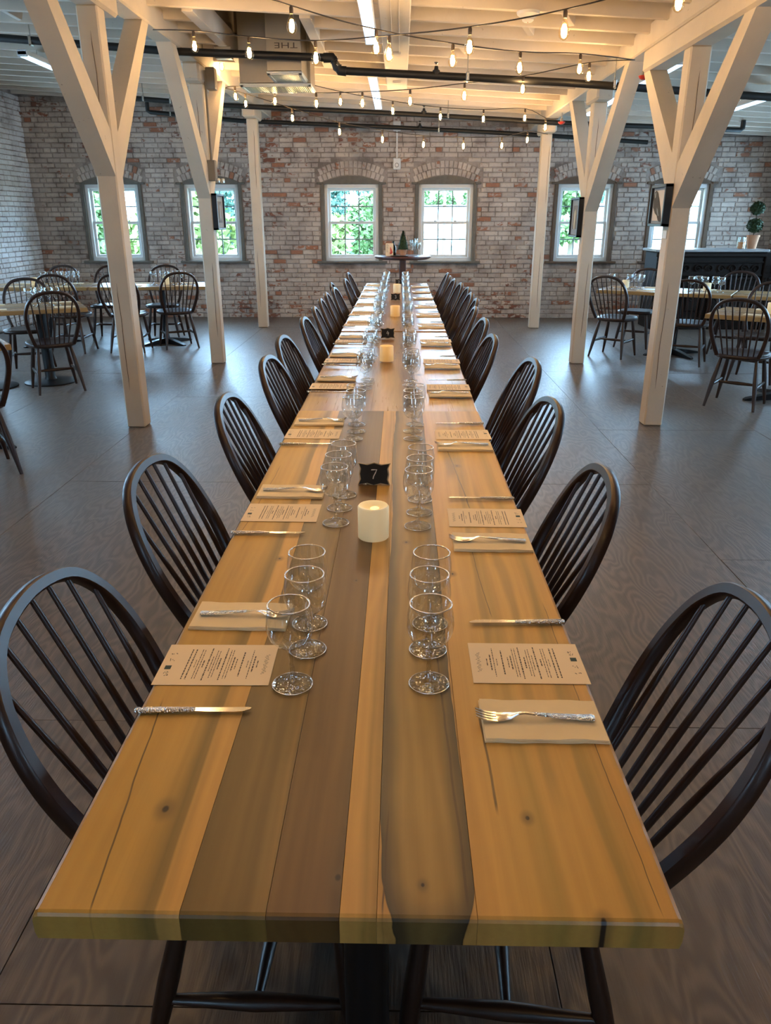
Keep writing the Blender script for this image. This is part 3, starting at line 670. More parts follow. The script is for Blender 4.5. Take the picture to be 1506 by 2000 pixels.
# ================================================================== CHAIRS (front faces local +y)
def chair_proto():
    t = empty('hoop_back_chair')
    W, D, SZ = .232, .228, .46
    def outline(k, n=32):
        out = []
        for i in range(n):
            a = 2*math.pi*i/n; c, s = math.cos(a), math.sin(a); p = 2.7
            x = W*math.copysign(abs(c)**(2/p), c); y = D*math.copysign(abs(s)**(2/p), s); x *= 1+.10*(y/D)*.6-.02
            out.append((x*k, y*k))
        return out
    b = MB(); n = 32; rings = [(.82, SZ-.042), (.95, SZ-.034), (1.0, SZ-.018), (.985, SZ-.005), (.93, SZ), (.7, SZ-.006), (.4, SZ-.011)]
    for k, z in rings:
        for (x, y) in outline(k): b.v.append((x, y, z+(.006 if y > .12 and k < .95 and k > .5 else 0)))
    for r in range(len(rings)-1):
        for i in range(n): j = (i+1) % n; b.f.append((r*n+i, r*n+j, (r+1)*n+j, (r+1)*n+i))
    b.f.append(tuple(range(n))[::-1]); b.f.append(tuple((len(rings)-1)*n+i for i in range(n)))
    b.build('seat', M['chair'], t, 60)
    tops = {}; feet = {}
    for sx in (-1, 1):
        for sy in (-1, 1):
            p0 = Vector((sx*.145, sy*.135, SZ-.035)); p1 = Vector((sx*.205, .180 if sy > 0 else -.235, 0)); tops[sx, sy] = p0; feet[sx, sy] = p1
            MB().tube([p0.lerp(p1, q) for q in (0, .15, .45, .62, .85, 1)], [.014, .017, .0205, .019, .014, .0115], 10).build('leg', M['chair'], t, 60)
    def on(sx, sy, z): a, c = tops[sx, sy], feet[sx, sy]; return a.lerp(c, (a.z-z)/(a.z-c.z))
    mids = []
    for sx in (-1, 1):
        a, c = on(sx, 1, .195), on(sx, -1, .185); mids.append(a.lerp(c, .5))
        MB().tube([a.lerp(c, q) for q in (0, .2, .5, .8, 1)], [.009, .013, .018, .013, .009], 10).build('stretcher', M['chair'], t, 60)
    MB().tube([mids[0].lerp(mids[1], q) for q in (0, .2, .5, .8, 1)], [.009, .012, .016, .012, .009], 10).build('stretcher', M['chair'], t, 60)
    half = [(.168, .455), (.196, .54), (.217, .63), (.226, .71), (.218, .79), (.186, .863), (.118, .918), (0, .938)]
    def yb(z): return -.200-.215*(z-.455)/.483
    P = [(-x, yb(z), z) for x, z in half]+[(x, yb(z), z) for x, z in half[:-1][::-1]]
    Pc = catmull(P, 5); sec = [(-1,-.72), (-.72,-1), (.72,-1), (1,-.72), (1,.72), (.72,1), (-.72,1), (-1,.72)]
    m = len(Pc); rad = [.0125+.004*abs(2*i/(m-1)-1) for i in range(m)]
    MB().tube(Pc, rad, sec=sec, up=(0, 1, .45)).build('hoop', M['chair'], t, 45)
    right = [p for p in Pc[m//2:]]
    for i in range(7):
        u = (i-3)/3; xt = u*.178; zt = .9
        for a, c in zip(right[:-1], right[1:]):
            if a.x <= abs(xt) <= c.x or c.x <= abs(xt) <= a.x:
                q = (abs(xt)-a.x)/(c.x-a.x) if abs(c.x-a.x) > 1e-6 else 0; zt = a.z+(c.z-a.z)*q
                if zt > .7: break
        p0 = Vector((u*.122, -.204+.016*u*u, SZ-.01)); p1 = Vector((xt, yb(zt), zt-.004))
        MB().tube([p0.lerp(p1, q) for q in (0, .12, .4, .75, 1)], [.0055, .0068, .0078, .0062, .0052], 8).build('spindle', M['chair'], t, 60)
    return t
CH0 = chair_proto(); _ch_used = [False]
_HOOP = [v.co.copy() for o in CH0.children if o.name.startswith('hoop') for v in o.data.vertices]
def hoop_fit(u, v, x, y, face):
    """floor position that brings the highest point of the hoop to pixel (u, v)"""
    c, s = math.cos(R(face)), math.sin(R(face))
    for _ in range(8):
        q = min((pix((x+c*p.x-s*p.y, y+s*p.x+c*p.y, p.z)) for p in _HOOP), key=lambda q: q[1])
        a, b = onz(u, v, .93), onz(q[0], q[1], .93); x += (a.x-b.x)*.9; y += (a.y-b.y)*.9
    return x, y
def chair(x, y, face, label, group):
    """face = heading in degrees: 0 faces +y, positive turns left"""
    o = copy_tree(CH0) if _ch_used[0] else CH0; _ch_used[0] = True
    o.location = (x, y, 0); o.rotation_euler = (0, 0, R(face)); tag(o, label, 'chair', group); return o
HZ = .918
LPX = [(130,1105),(312,885),(448,765),(527,692),(553,653),(594.5,617.5),(614.5,597.6),(626,582),(637,570),(651,562),(647,551),(674,544),(680,531.5)]
RPX = [(1416,1136),(1165,903),(1070,773),(1036,697),(961,651),(945,619.5),(928,597.6),(931,581.7),(921.4,571.7),(914.5,560),(900.5,552),(887.6,544),(879.6,538),(874.6,532)]
rr = random.Random(4)
for side, lst, sg in (('left', LPX, -1), ('right', RPX, 1)):
    prev = -9
    for i, (u, v) in enumerate(lst):
        tilt = rr.uniform(-4, 4); face = (90 if sg > 0 else -90)+tilt; p = onz(u, v, HZ)
        xx, yy = hoop_fit(u, v, p.x-sg*.38, p.y, face)
        if i > 6: yy = max(yy, prev+.5)
        prev = yy
        chair(xx, yy, face, '%s dark hoop-back chair from the near end, along the %s side of the long table' % (ORD[i], side), 'chairs along the long table')

# ================================================================== PLACE SETTINGS
def goblet_proto():
    t = empty('goblet')
    foot = [(0, .0), (.035, .0), (.0372, .002), (.036, .0045), (.022, .008), (.011, .012), (.0065, .02), (.0055, .026)]
    MB().lathe(foot, 28).build('foot', M['solidglass'], t, 60)
    MB().tube([(.0365*math.cos(2*math.pi*i/32), .0365*math.sin(2*math.pi*i/32), .0028) for i in range(32)], .0012, 6, closed=True).build('foot_edge', M['rim'], t, 180)
    MB().lathe([(.0055, .026), (.005, .045), (.0055, .068), (.009, .080), (.013, .0835)], 16, cap=True).build('stem', M['solidglass'], t, 60)
    out = [(.013, .0835), (.026, .0885), (.0365, .100), (.0415, .115), (.0425, .127), (.0412, .145), (.0375, .1665)]
    inn = [(.0362, .1665), (.0398, .145), (.0410, .127), (.0400, .116), (.035, .103), (.024, .0925), (0, .0900)]
    MB().lathe(out, 36, cap=False).build('bowl', M['glass'], t, 40)
    MB().tube([(.03685*math.cos(2*math.pi*i/36), .03685*math.sin(2*math.pi*i/36),   .1668) for i in range(36)], .0016, 6, closed=True).build('rim', M['rim'], t, 180)
    return t
GOB = goblet_proto(); _g = [False]
def goblet(x, y, z, label, group, sc=1.0):
    o = copy_tree(GOB) if _g[0] else GOB; _g[0] = True
    o.location = (x, y, z); o.rotation_euler = (0, 0, random.uniform(0, 6)); o.scale = (sc, sc, sc); return tag(o, label, 'glass', group)
def fork_proto():                       # tines toward local +x, length .2
    t = empty('fork'); b = MB(); n = 12
    def strip(b, prof, th):             # prof: (x, halfwidth, z)
        o = len(b.v); m = len(prof)
        for (x, w, z) in prof:
            for (k, q) in ((-1, .25), (-.6, 1), (.6, 1), (1, .25), (.6, -.3), (-.6, -.3)): b.v.append((x, w*k, z+th*q))
        for i in range(m-1):
            for k in range(6): l = (k+1) % 6; b.f.append((o+i*6+k, o+(i+1)*6+k, o+(i+1)*6+l, o+i*6+l))
        b.f.append(tuple(o+k for k in range(6))); b.f.append(tuple(o+(m-1)*6+k for k in range(6))[::-1])
    strip(b, [(-.100, .006, .004), (-.097, .0095, .004), (-.07, .0085, .0045), (-.03, .0062, .007), (.0, .0045, .0095)], .003); b.build('handle', M['hammered'], t, 50)
    h = MB(); strip(h, [(0, .0044, .0095), (.018, .0036, .012), (.03, .0045, .0105), (.042, .0095, .006), (.055, .0125, .0035), (.066, .0128, .0035)], .0018)
    for k in range(4):
        yy = (-1.5+k)*.0072; strip2 = [(.064, .0026, .0035), (.08, .0024, .0055), (.092, .0021, .0095), (.101, .001, .0135)]
        o = len(h.v)
        for (x, w, z) in strip2:
            for (a, c) in ((-1, -1), (1, -1), (1, 1), (-1, 1)): h.v.append((x, yy+w*a, z+.0011*c))
        for i in range(3):
            for q in range(4): l = (q+1) % 4; h.f.append((o+i*4+q, o+i*4+l, o+(i+1)*4+l, o+(i+1)*4+q))
        h.f.append((o+3, o+2, o+1, o)); h.f.append((o+12, o+13, o+14, o+15))
    h.build('tines', M['silver'], t, 50); return t
def knife_proto():                      # blade toward local +x
    t = empty('knife'); b = MB()
    b.tube([(-.1, 0, .006), (-.096, 0, .0055), (-.06, 0, .0055), (-.01, 0, .0055), (.004, 0, .0055)], [.0055, .0075, .0072, .0062, .0055], 10, sec=[(.62*math.cos(2*math.pi*i/10), math.sin(2*math.pi*i/10)) for i in range(10)], up=(0, 0, 1)).build('handle', M['hammered'], t, 50)
    pts = [(.0, -.0045), (.03, -.0075), (.07, -.009), (.088, -.0075), (.1, -.001), (.1015, .003), (.095, .0045), (.0, .005)]
    MB().poly(pts, .004, .0062).build('blade', M['silver'], t); return t
def napkin_proto():
    t = empty('napkin'); b = MB(); n = 10
    for lay, (z0, z1, sx, sy) in enumerate(((0, .0035, .102, .056), (.0036, .007, .1005, .0545))):
        o = len(b.v)
        for i in range(n+1):
            for j in (0, 1):
                x = sx*(2*i/n-1); y = sy*(2*j-1)+.0012*math.sin(i*1.7+lay)
                b.v.append((x, y, z0)); b.v.append((x, y, z1+.0008*math.sin(i*1.1+j)))
        for i in range(n):
            q = o+i*4; b.f += [(q+1, q+5, q+7, q+3), (q, q+2, q+6, q+4), (q, q+4, q+5, q+1), (q+2, q+3, q+7, q+6)]
        b.f += [(o, o+1, o+3, o+2), (o+n*4, o+n*4+2, o+n*4+3, o+n*4+1)]
    b.build('cloth', M['napkin'], t, 50); return t
def menu_proto():                       # portrait card, top toward local +y
    t = empty('menu_card'); w, h = .0705, .108
    MB().cbox((0, 0, .0006), (2*w, 2*h, .0011), .0003).build('card', M['paper'], t)
    b = MB(); rn = random.Random(2); z = .00125
    def dash(x0, x1, y, th): b.add([(x0, y-th, z), (x1, y-th, z), (x1, y+th, z), (x0, y+th, z)], [(0, 1, 2, 3)])
    def line(y, half, th):
        x = -half
        while x < half:
            l = rn.uniform(.003, .010); dash(x, min(x+l, half), y, th*rn.uniform(.8, 1.1)); x += l+.0016
    y = .076
    for k, (half, th, gap) in enumerate([(.012,.0009,.007), (.028,.0012,.006), (.05,.0007,.006), (.012,.0006,.011), (.042,.0012,.011), (.018,.0008,.006), (.024,.0012,.0055), (.05,.0007,.005), (.05,.0007,.0075), (.056,.0012,.0085),
            (.02,.0012,.0055), (.046,.0007,.005), (.048,.0007,.005), (.026,.0007,.0065), (.056,.0012,.0085), (.012,.0012,.0055), (.05,.0007,.005), (.052,.0007,.005), (.014,.0006,.0075), (.052,.0012,.0075), (.052,.0012,.006)]):
        line(y, half, th); y -= gap
    pts = [(-.034+.068*i/60, .092+.0032*math.sin(i*1.35)+.0016*math.sin(i*.5+1), z) for i in range(61)]
    for p, q in zip(pts[:-1], pts[1:]): b.add([(p[0]-.0003, p[1]-.0006, z), (q[0]+.0003, q[1]-.0006, z), (q[0]+.0003, q[1]+.0006, z), (p[0]-.0003, p[1]+.0006, z)], [(0, 1, 2, 3)])
    for cx in (-.034, -.014, .030, .037):
        for k in range(5): x = cx+rn.uniform(-.004, .004); yy = -.092+rn.uniform(-.006, .006); dash(x-.0014, x+.0014, yy, .0007)
    b.build('printed_text', M['ink'], t, kind='stuff')
    MB().add([(.006, -.0985, z), (.019, -.0985, z), (.019, -.0865, z), (.006, -.0865, z)], [(0, 1, 2, 3)]).build('printed_square', M['ink_teal'], t)
    return t
PRO = {'fork': (fork_proto(), [0]), 'knife': (knife_proto(), [0]), 'napkin': (napkin_proto(), [0]), 'menu': (menu_proto(), [0])}
def place(kind, x, y, z, rz, label, cat, group):
    p, used = PRO[kind]; o = copy_tree(p) if used[0] else p; used[0] = 1
    o.location = (x, y, z); o.rotation_euler = (0, 0, rz); return tag(o, label, cat, group)
LY = [1.256, 2.053, 2.925, 3.845, 4.592, 5.37, 6.25, 6.95, 7.66, 8.50, 9.24, 9.98]
RY = [1.262, 2.025, 2.93, 3.83, 4.572, 5.40, 6.25, 6.98, 7.68, 8.50, 9.24, 9.98]
tz = TZ+.0005
for side, ys, sg in (('left', LY, -1), ('right', RY, 1)):
    for i, y in enumerate(ys):
        zz = tz+(0 if i < 3 else .002)
        mx = .246 if sg > 0 else -.343; nx = .245 if sg > 0 else -.335
        where = '%s setting from the near end, %s side' % (ORD[i], side); j = random.uniform
        rz = -math.pi/2*sg*-1 if sg < 0 else math.pi/2     # card top toward the table centre
        place('menu', mx+j(-.004, .004), y+j(-.006, .006), zz, (-math.pi/2 if sg < 0 else math.pi/2)+j(-.02, .02), 'printed cream menu card, '+where, 'menu', 'menu cards on the long table')
        dn = .18 if i < 6 else .16
        ny = y+dn*(-sg); ky = y-dn*(-sg)*.87
        place('napkin', nx, ny, zz, j(-.015, .015), 'folded ivory napkin under a fork, '+where, 'napkin', 'napkins on the long table')
        place('fork', nx-sg*.012, ny+j(-.008, .004), zz+.0075, (math.pi if sg > 0 else 0)+j(-.04, .04), 'silver fork lying on a napkin, '+where, 'fork', 'forks on the long table')
        kx = .251 if sg > 0 else -.355
        place('knife', kx, ky, zz, (math.pi if sg > 0 else 0)+j(-.02, .05), 'silver knife with hammered handle, '+where, 'knife', 'knives on the long table')
        gx = .058 if sg > 0 else -.178
        if i < 1 and sg < 0: gx = -.188
        for k, (dx, dy) in enumerate(((0, -.07), (.004*-sg, .045), (.004, .155))):
            goblet(gx+dx+j(-.006, .006), y+dy*(1 if i < 3 else .95)+j(-.008, .008), zz, '%s goblet of three, %s' % (('nearest', 'middle', 'farthest')[k], where), 'goblets on the long table')

# ---- candles and table numbers
def candle_proto():
    t = empty('pillar_candle'); r, h = .0415, .091
    MB().lathe([(0, 0), (r-.002, 0), (r, .002), (r, h-.004), (r-.003, h), (r-.010, h-.001), (r-.016, h-.007), (0, h-.010)], 36).build('wax_body', M['wax'], t, 50)
    MB().lathe([(0, h-.0095), (.013, h-.0095), (.010, h-.007), (0, h-.0055)], 20, (.004, .0, 0)).build('led_flame', M['led'], t, 50)
    return t
CAN = candle_proto(); _c = [False]
def candle(x, y, z, label, group='pillar candles', sc=1., lit=False):
    o = copy_tree(CAN) if _c[0] else CAN; _c[0] = True; o.location = (x, y, z); o.scale = (sc,)*3
    if lit:
        for ch in o.children:
            if ch.name.startswith('wax_body'): ch.data = ch.data.copy(); ch.data.materials[0] = M['litwax'] if lit == 2 else M['warmwax']
    return tag(o, label, 'candle', group)
candle(-.068, 1.885, tz, 'ivory pillar candle on the nearest table, beside table number 7', lit=1)
candle(-.080, 4.585, tz+.002, 'glowing ivory pillar candle in front of table number 4', lit=2)
candle(-.045, 6.82, tz+.002, 'ivory pillar candle standing in front of table number 3', lit=2)
candle(-.040, 9.1, tz+.002, 'farthest ivory pillar candle on the long table', sc=1.05)
DIG = {'7': [[(-.5,.75),(-.1,.78),(.5,.8),(.25,.2),(-.05,-.4),(-.15,-.85)]], '4': [[(.05,.85),(-.25,.3),(-.5,-.1),(.55,-.02)], [(.3,.45),(.2,-.2),(.1,-.85)]],
       '3': [[(-.45,.7),(.0,.9),(.4,.65),(.3,.25),(-.1,.08),(.35,-.1),(.45,-.5),(.05,-.85),(-.45,-.65)]], '2': [[(-.45,.5),(-.1,.9),(.4,.65),(.3,.15),(-.1,-.35),(-.5,-.8),(.5,-.8)]]}
def sign(x, y, z, d, label, rz):
    t = empty('number_sign', (x, y, z), rz, label, 'sign', 'table number signs'); w, h = .050, .034; lean = Matrix.Rotation(R(-14), 3, 'X')
    def outl(k):
        base = [(-1,-1),(-.45,-.86),(0,-1.05),(.45,-.86),(1,-1),(.86,-.5),(.93,0),(.86,.5),(1,1),(.45,.86),(0,1.05),(-.45,.86),(-1,1),(-.86,.5),(-.93,0),(-.86,-.5)]
        return [(a*w*k, h+b*h*k) for a, b in base]
    f = lambda x, y, z: tuple(lean @ Vector((x, z, y)))
    MB().poly(outl(1.06), -.002, .004, f).build('back_board', M['signrim'], t)
    MB().poly(outl(.97), -.0045, -.002, f).build('chalkboard', M['chalkboard'], t)
    b = MB()
    for stp in DIG[d]: b.tube([lean @ Vector((p[0]*.018, -.0048, h+p[1]*.018)) for p in stp], .0017, 5)
    b.build('chalk_number', M['chalk'], t)
    MB().beam((-.02, .004, .003), (-.02, .028, .003), .008, .006, ch=.001).beam((.02, .004, .003), (.02, .028, .003), .008, .006, ch=.001).build('easel_foot', M['signrim'], t)
sign(-.081, 2.315, tz, '7', 'chalkboard sign chalked seven, beside the nearest candle', R(-3))
sign(-.088, 5.52, tz+.002, '4', 'chalkboard sign chalked four, behind the glowing candle', R(4))
sign(-.050, 8.22, tz+.002, '3', 'chalkboard sign chalked three, on the third table', R(2))
sign(-.020, 10.25, tz+.002, '2', 'farthest small chalkboard sign, by the end of the table', R(0))

# ================================================================== SIDE TABLES
WOODS = plank('side_table_wood', [(0, (.46,.28,.11)), (.3, (.52,.33,.14)), (.6, (.40,.25,.10)), (1, (.48,.30,.12))], 8.8, rings=.2, rough=.22, x0=-.4, x1=.4)
def side_table(x, y, L, W, deg, label, bases, rnd_base=False):
    """long axis along local y; deg turns that axis from +y"""
    t = empty('side_table', (x, y, 0), R(deg), label, 'table', 'side tables')
    n = 4
    for k in range(n): MB().cbox((-W/2+W*(k+.5)/n, 0, TZ-.02), (W/n-.002, L, .04), .003).build('board', WOODS, t)
    for by in bases:
        if rnd_base:
            MB().lathe([(0, 0), (.25, 0), (.25, .012), (.22, .02), (.06, .035), (.05, .06), (.05, TZ-.06), (.09, TZ-.042)], 28, (0, by, 0)).build('pedestal', M['black'], t, 40)
        else: table_base(t, by, foot=.36, top=TZ-.04)
    return t
def world(t, lx, ly, z=TZ+.0005):
    c, s = math.cos(t.rotation_euler.z), math.sin(t.rotation_euler.z); return (t.location.x+c*lx-s*ly, t.location.y+s*lx+c*ly, z)
tA = side_table(-3.72, 7.53, 1.2, .74, -62, 'rustic side table on a round pedestal base, left of the long table', [.2, -.35], True)
tB1 = side_table(-3.21, 10.22, 1.45, .74, -90+6, 'rustic side table under the left windows, behind the middle left post', [.1])
tB2 = side_table(-4.68, 10.07, 1.45, .74, -90+6, 'rustic side table in the far left corner by the brick wall', [.1])
tD = side_table(-3.36, 5.14, 1.2, .74, -53, 'rustic side table corner cut off by the left edge', [.25])
tR1 = side_table(3.2, 9.53, 1.5, .74, -118, 'rustic side table beside the middle right post, before the windows', [.15])
tR3 = side_table(4.53, 8.84, 1.45, .74, -118, 'rustic side table between the carved bar and right wall', [.1])
tR2 = side_table(3.45, 7.04, 1.2, .74, -125, 'rustic side table nearest the camera on the right', [.1])
SG = 'chairs at the side tables'
chair(-3.33, 7.29, 33, 'dark hoop-back chair with its back to camera at round-pedestal left table', SG)
chair(-3.98, 8.18, 197, 'dark hoop-back chair behind the round-pedestal left table, cut by the frame', SG)
chair(-4.06, 9.55, 0, 'dark hoop-back chair before the far left corner table, its back to camera', SG)
chair(-4.72, 10.62, 178, 'dark hoop-back chair on the far side of the corner table, facing camera', SG)
chair(-2.87, 9.93, 28, 'dark hoop-back chair nearest the middle left post, back to camera', SG)
chair(-3.24, 10.66, 186, 'dark hoop-back chair under the second window from left, facing camera', SG)
chair(-3.37, 9.62, 4, 'dark hoop-back chair partly hidden behind the nearest left post', SG)
chair(-3.98, 10.62, 186, 'dark hoop-back chair under the leftmost window, facing camera', SG)
chair(-2.76, 4.72, 37, 'dark hoop-back chair of which only a leg shows at left edge', SG)
chair(2.58, 9.34, -38, 'dark hoop-back chair right of the middle right post, its back to camera', SG)
chair(3.27, 8.86, -28, 'dark hoop-back chair just right of the nearest right post, at far table', SG)
chair(3.03, 10.05, 150, 'dark hoop-back chair behind the far right table, beside the nearest right post', SG)
chair(4.02, 9.52, 152, 'dark hoop-back chair in front of the carved bar, facing camera', SG)
chair(3.0, 6.75, -36, 'dark hoop-back chair nearest the camera at right edge, away from long table', SG)
chair(3.62, 7.85, 145, 'dark hoop-back chair behind the near right side table, facing camera', SG)
def cluster(t, pts, where, cands=()):
    for i, (a, b) in enumerate(pts): goblet(*world(t, a, b), 'clear stemmed goblet in the cluster on %s' % where, 'goblets on %s' % where)
    for i, (a, b) in enumerate(cands): candle(*world(t, a, b), 'ivory pillar candle on %s%s' % (where, '' if len(cands) < 2 else (', left one', ', right one')[i]), sc=1.05)
    for i, (a, b) in enumerate([(-.24, .42), (.24, .42), (-.24, -.2), (.24, -.2)]):
        x, y, z = world(t, a, b); place('napkin', x, y, z, t.rotation_euler.z+math.pi/2, 'folded napkin lying on %s' % where, 'napkin', 'napkins on %s' % where)
cluster(tA, [(-.03, .30), (.05, .20), (-.04, .12), (.04, .36), (-.09, .22)], 'the round-pedestal left table', [(.02, -.22)])
cluster(tB2, [(.0, .10), (.06, .2), (-.05, .3), (.06, .38), (-.06, .44), (.0, .52)], 'the far left corner table', [(0, -.02)])
cluster(tB1, [(.05, .02), (-.05, .12), (.05, .24), (-.05, .34), (.05, .40)], 'the table under the left windows', [(0, .17)])
cluster(tR1, [(.05, .60), (-.05, .52), (.05, .42), (-.05, .34), (.05, .27), (.05, -.30), (-.04, -.37), (.04, -.44), (.03, -.66)], 'the table by the middle right post', [(-.04, .44), (-.03, -.50)])
cluster(tR2, [(-.1, .25), (.0, .20), (.1, .12), (-.03, .05), (.08, -.02), (-.08, -.08)], 'the near right side table', [(.0, -.12)])
cluster(tR3, [(.0, .35), (.06, .26), (-.05, .18)], 'the table between bar and wall')

# ================================================================== HIGH ROUND TABLE AT THE FAR END
HX, HY, HT = .03, 11.55, 1.052
ht = empty('round_high_table', (HX, HY, 0), 0, 'tall round mahogany table between the two centre windows', 'table')
MB().lathe([(0, HT-.05), (.34, HT-.05), (.385, HT-.035), (.405, HT-.02), (.405, HT-.004), (.395, HT), (0, HT)], 48).build('top', M['redwood'], ht, 40)
MB().cbox((0, 0, .55), (.095, .095, HT-.12), .01).build('column', M['redwood'], ht)
MB().cbox((0, 0, .03), (.5, .1, .06), .015).cbox((0, 0, .03), (.1, .5, .06), .015).build('foot', M['redwood'], ht)
def leaf_ball(b, c, r, n, seed, squash=1., leaf=.012):
    rn = random.Random(seed)
    for i in range(n):
        d = Vector((rn.gauss(0, 1), rn.gauss(0, 1), rn.gauss(0, 1))).normalized(); p = Vector(c)+Vector((d.x*r, d.y*r, d.z*r*squash))*rn.uniform(.82, 1.05)
        a = Vector((rn.gauss(0, 1), rn.gauss(0, 1), rn.gauss(0, 1))).normalized(); u = d.cross(a).normalized(); w = (d*.5+a*.5).normalized(); l = leaf*rn.uniform(.7, 1.3)
        b.add([p-u*l*.5, p+w*l, p+u*l*.5, p-w*l*.4], [(0, 1, 2, 3)])
def pot(parent, r, h): MB().lathe([(0, 0), (r*.72, 0), (r, h*.85), (r*1.08, h*.85), (r*1.08, h), (r*.92, h), (r*.9, h*.9), (0, h*.9)], 24).build('pot', M['terra'], parent, 40)
cs = empty('cone_shrub', (HX+.005, HY-.05, HT), 0, 'small cone-shaped evergreen in a terracotta pot on round table', 'plant'); pot(cs, .055, .085)
lb = MB(); rn = random.Random(3)
for i in range(900):
    z = rn.random()**1.2; a = rn.uniform(0, 6.283); r = .085*(1-z)**.85*rn.uniform(.75, 1.05)+.004; p = Vector((r*math.cos(a), r*math.sin(a), .085+.25*z)); d = Vector((math.cos(a), math.sin(a), .5)); u = Vector((-math.sin(a), math.cos(a), 0)); l = .014
    lb.add([p-u*l*.4, p+d*l, p+u*l*.4, p-d*l*.3], [(0, 1, 2, 3)])
lb.lathe([(.075, .088), (.06, .16), (.03, .26), (0, .33)], 12).build('foliage', M['leaf'], cs)
bt = empty('wine_bottle', (HX-.135, HY+.02, HT), 0, 'dark wine bottle beside the cone shrub on round table', 'bottle')
MB().lathe([(0, 0), (.037, 0), (.038, .005), (.038, .10), (.03, .13), (.014, .155), (.013, .19), (.015, .2), (0, .2)], 20).build('body', M['bottle'], bt, 40)
cd = empty('standing_menu', (HX-.19, HY-.08, HT), R(6), 'pale standing card with red flame print on round table', 'card')
MB().cbox((0, 0, .085), (.11, .004, .17), .001).build('card', M['paper'], cd)
MB().tube([(.01, -.003, .03), (.03, -.003, .05), (.022, -.003, .08), (.012, -.003, .12)], [.012, .017, .011, .003], 8).build('red_print', M['red'], cd)
bk = MB()
for k in range(7): bk.bbox((-.045, -.003, .15-.016*k), (-.045+random.uniform(.02, .04), -.0025, .154-.016*k))
bk.build('printed_text', M['ink'], cd, kind='stuff')
MB().lathe([(0, 0), (.12, 0), (.13, .008), (.12, .012), (0, .008)], 28, (HX-.05, HY-.24, HT)).build('shallow_tray', M['black'], None, 40, label='dark shallow tray at the front of the round table', cat='tray')
def flute(x, y, k, h):
    t = empty('champagne_flute', (x, y, HT), 0, '%s tall clear flute glass on the right of the round table' % ['leftmost', 'second', 'third', 'rightmost'][k], 'glass', 'flutes on the round table')
    MB().lathe([(0, 0), (.03, 0), (.03, .002), (.006, .006), (.004, .012), (.004, .07)], 18).build('foot', M['solidglass'], t, 50)
    MB().lathe([(.004, .07), (.014, .085), (.024, .13), (.026, h-.03), (.024, h), (.0228, h), (.0245, h-.03), (.0225, .13), (.012, .09), (0, .08)], 20, cap=False).build('bowl', M['glass'], t, 50)
for k, (dx, dy, h) in enumerate(((.125, -.05, .215), (.165, .03, .19), (.19, -.08, .235), (.235, -.02, .18))): flute(HX+dx, HY+dy, k, h)

# ================================================================== CARVED BAR
BX0, BX1, BY0, BZ = 3.74, 5.28, 11.72, 1.135
ba = empty('carved_bar', ((BX0+BX1)/2, BY0+.3, 0), 0, 'dark carved oak bar counter with grey top at far right', 'counter')
bw = BX1-BX0; yf = -.3
MB().cbox((0, 0, (BZ-.04)/2), (bw, .58, BZ-.04), .006).build('body', M['barwood'], ba)
MB().cbox((0, -.01, BZ-.018), (bw+.09, .68, .036), .008).build('top', M['bartop'], ba)
MB().cbox((0, yf-.01, BZ-.075), (bw+.05, .05, .06), .012).build('cornice', M['barwood'], ba)
for z, h in ((.78, .03), (.96, .022), (.06, .12)): MB().cbox((0, yf-.012, z), (bw, .03, h), .006).build('moulding', M['barwood'], ba)
for i in range(9):                                  # scrolled frieze
    cx = -bw/2+.10+i*(bw-.2)/8; sgn = 1 if i % 2 else -1; pts = []
    for k in range(22):
        a = k*.42; r = .062*(1-k/26); pts.append((cx+sgn*r*math.cos(a), yf-.006, .87+r*math.sin(a)*.95))
    MB().tube(pts, [.012-.0003*k for k in range(22)], 6).build('carved_scroll', M['barwood'], ba, 60)
for i in range(4):                                  # panels below
    cx = -bw/2+(i+.5)*bw/4; b = MB(); hw, z0, z1 = bw/8-.05, .16, .73
    for s in (-1, 1): b.cbox((cx+s*hw, yf-.01, (z0+z1)/2), (.035, .03, z1-z0), .008)
    b.cbox((cx, yf-.01, z0), (2*hw, .03, .035), .008).cbox((cx, yf-.01, z1), (2*hw, .03, .035), .008).cbox((cx, yf-.004, (z0+z1)/2), (hw*1.3, .02, .36), .01); b.build('panel', M['barwood'], ba)
    pts = [(cx+.07*math.cos(a*.5)*(1-a/30), yf-.016, .47+.09*math.sin(a*.5)*(1-a/30)) for a in range(24)]
    MB().tube(pts, .008, 5).build('carved_scroll', M['barwood'], ba, 60)
pe = MB().cbox((bw/2+.085, -.02, (BZ-.04)/2), (.15, .62, BZ-.04), .008).build('end_pier', M['barwood'], ba)
for k in range(4):
    for s in (-1, 1): MB().cbox((bw/2+.085+s*.032, -.33, .86-.17*k), (.045, .02, .11), .008).build('raised_square', M['barwood'], pe)
tp = empty('double_ball_topiary', (5.19, BY0+.28, BZ), 0, 'double-ball topiary in a terracotta pot on the bar', 'plant'); pot(tp, .085, .19)
MB().tube([(0, 0, .15), (.005, 0, .62)], .008, 6).build('stem', M['stem'], tp)
for z, r, s in ((.32, .105, 1), (.555, .095, 2)):
    b = MB(); b.lathe([(r*.9*math.sin(math.pi*i/10), z-r*.8*math.cos(math.pi*i/10)) for i in range(11)], 16, cap=False); leaf_ball(b, (0, 0, z), r, 700, s, .9, .02); b.build('foliage_ball', M['leaf'], tp)
vc = empty('glass_candle', (4.98, BY0+.15, BZ), 0, 'amber candle in a clear glass cylinder on the bar', 'candle')
MB().lathe([(0, 0), (.06, 0), (.062, .003), (.062, .16), (.0595, .16), (.0595, .006), (0, .006)], 28, cap=False).build('glass_cylinder', M['glass'], vc, 40)
MB().lathe([(0, .007), (.05, .007), (.05, .09), (.046, .095), (0, .092)], 24).build('wax', M['amber'], vc, 40)

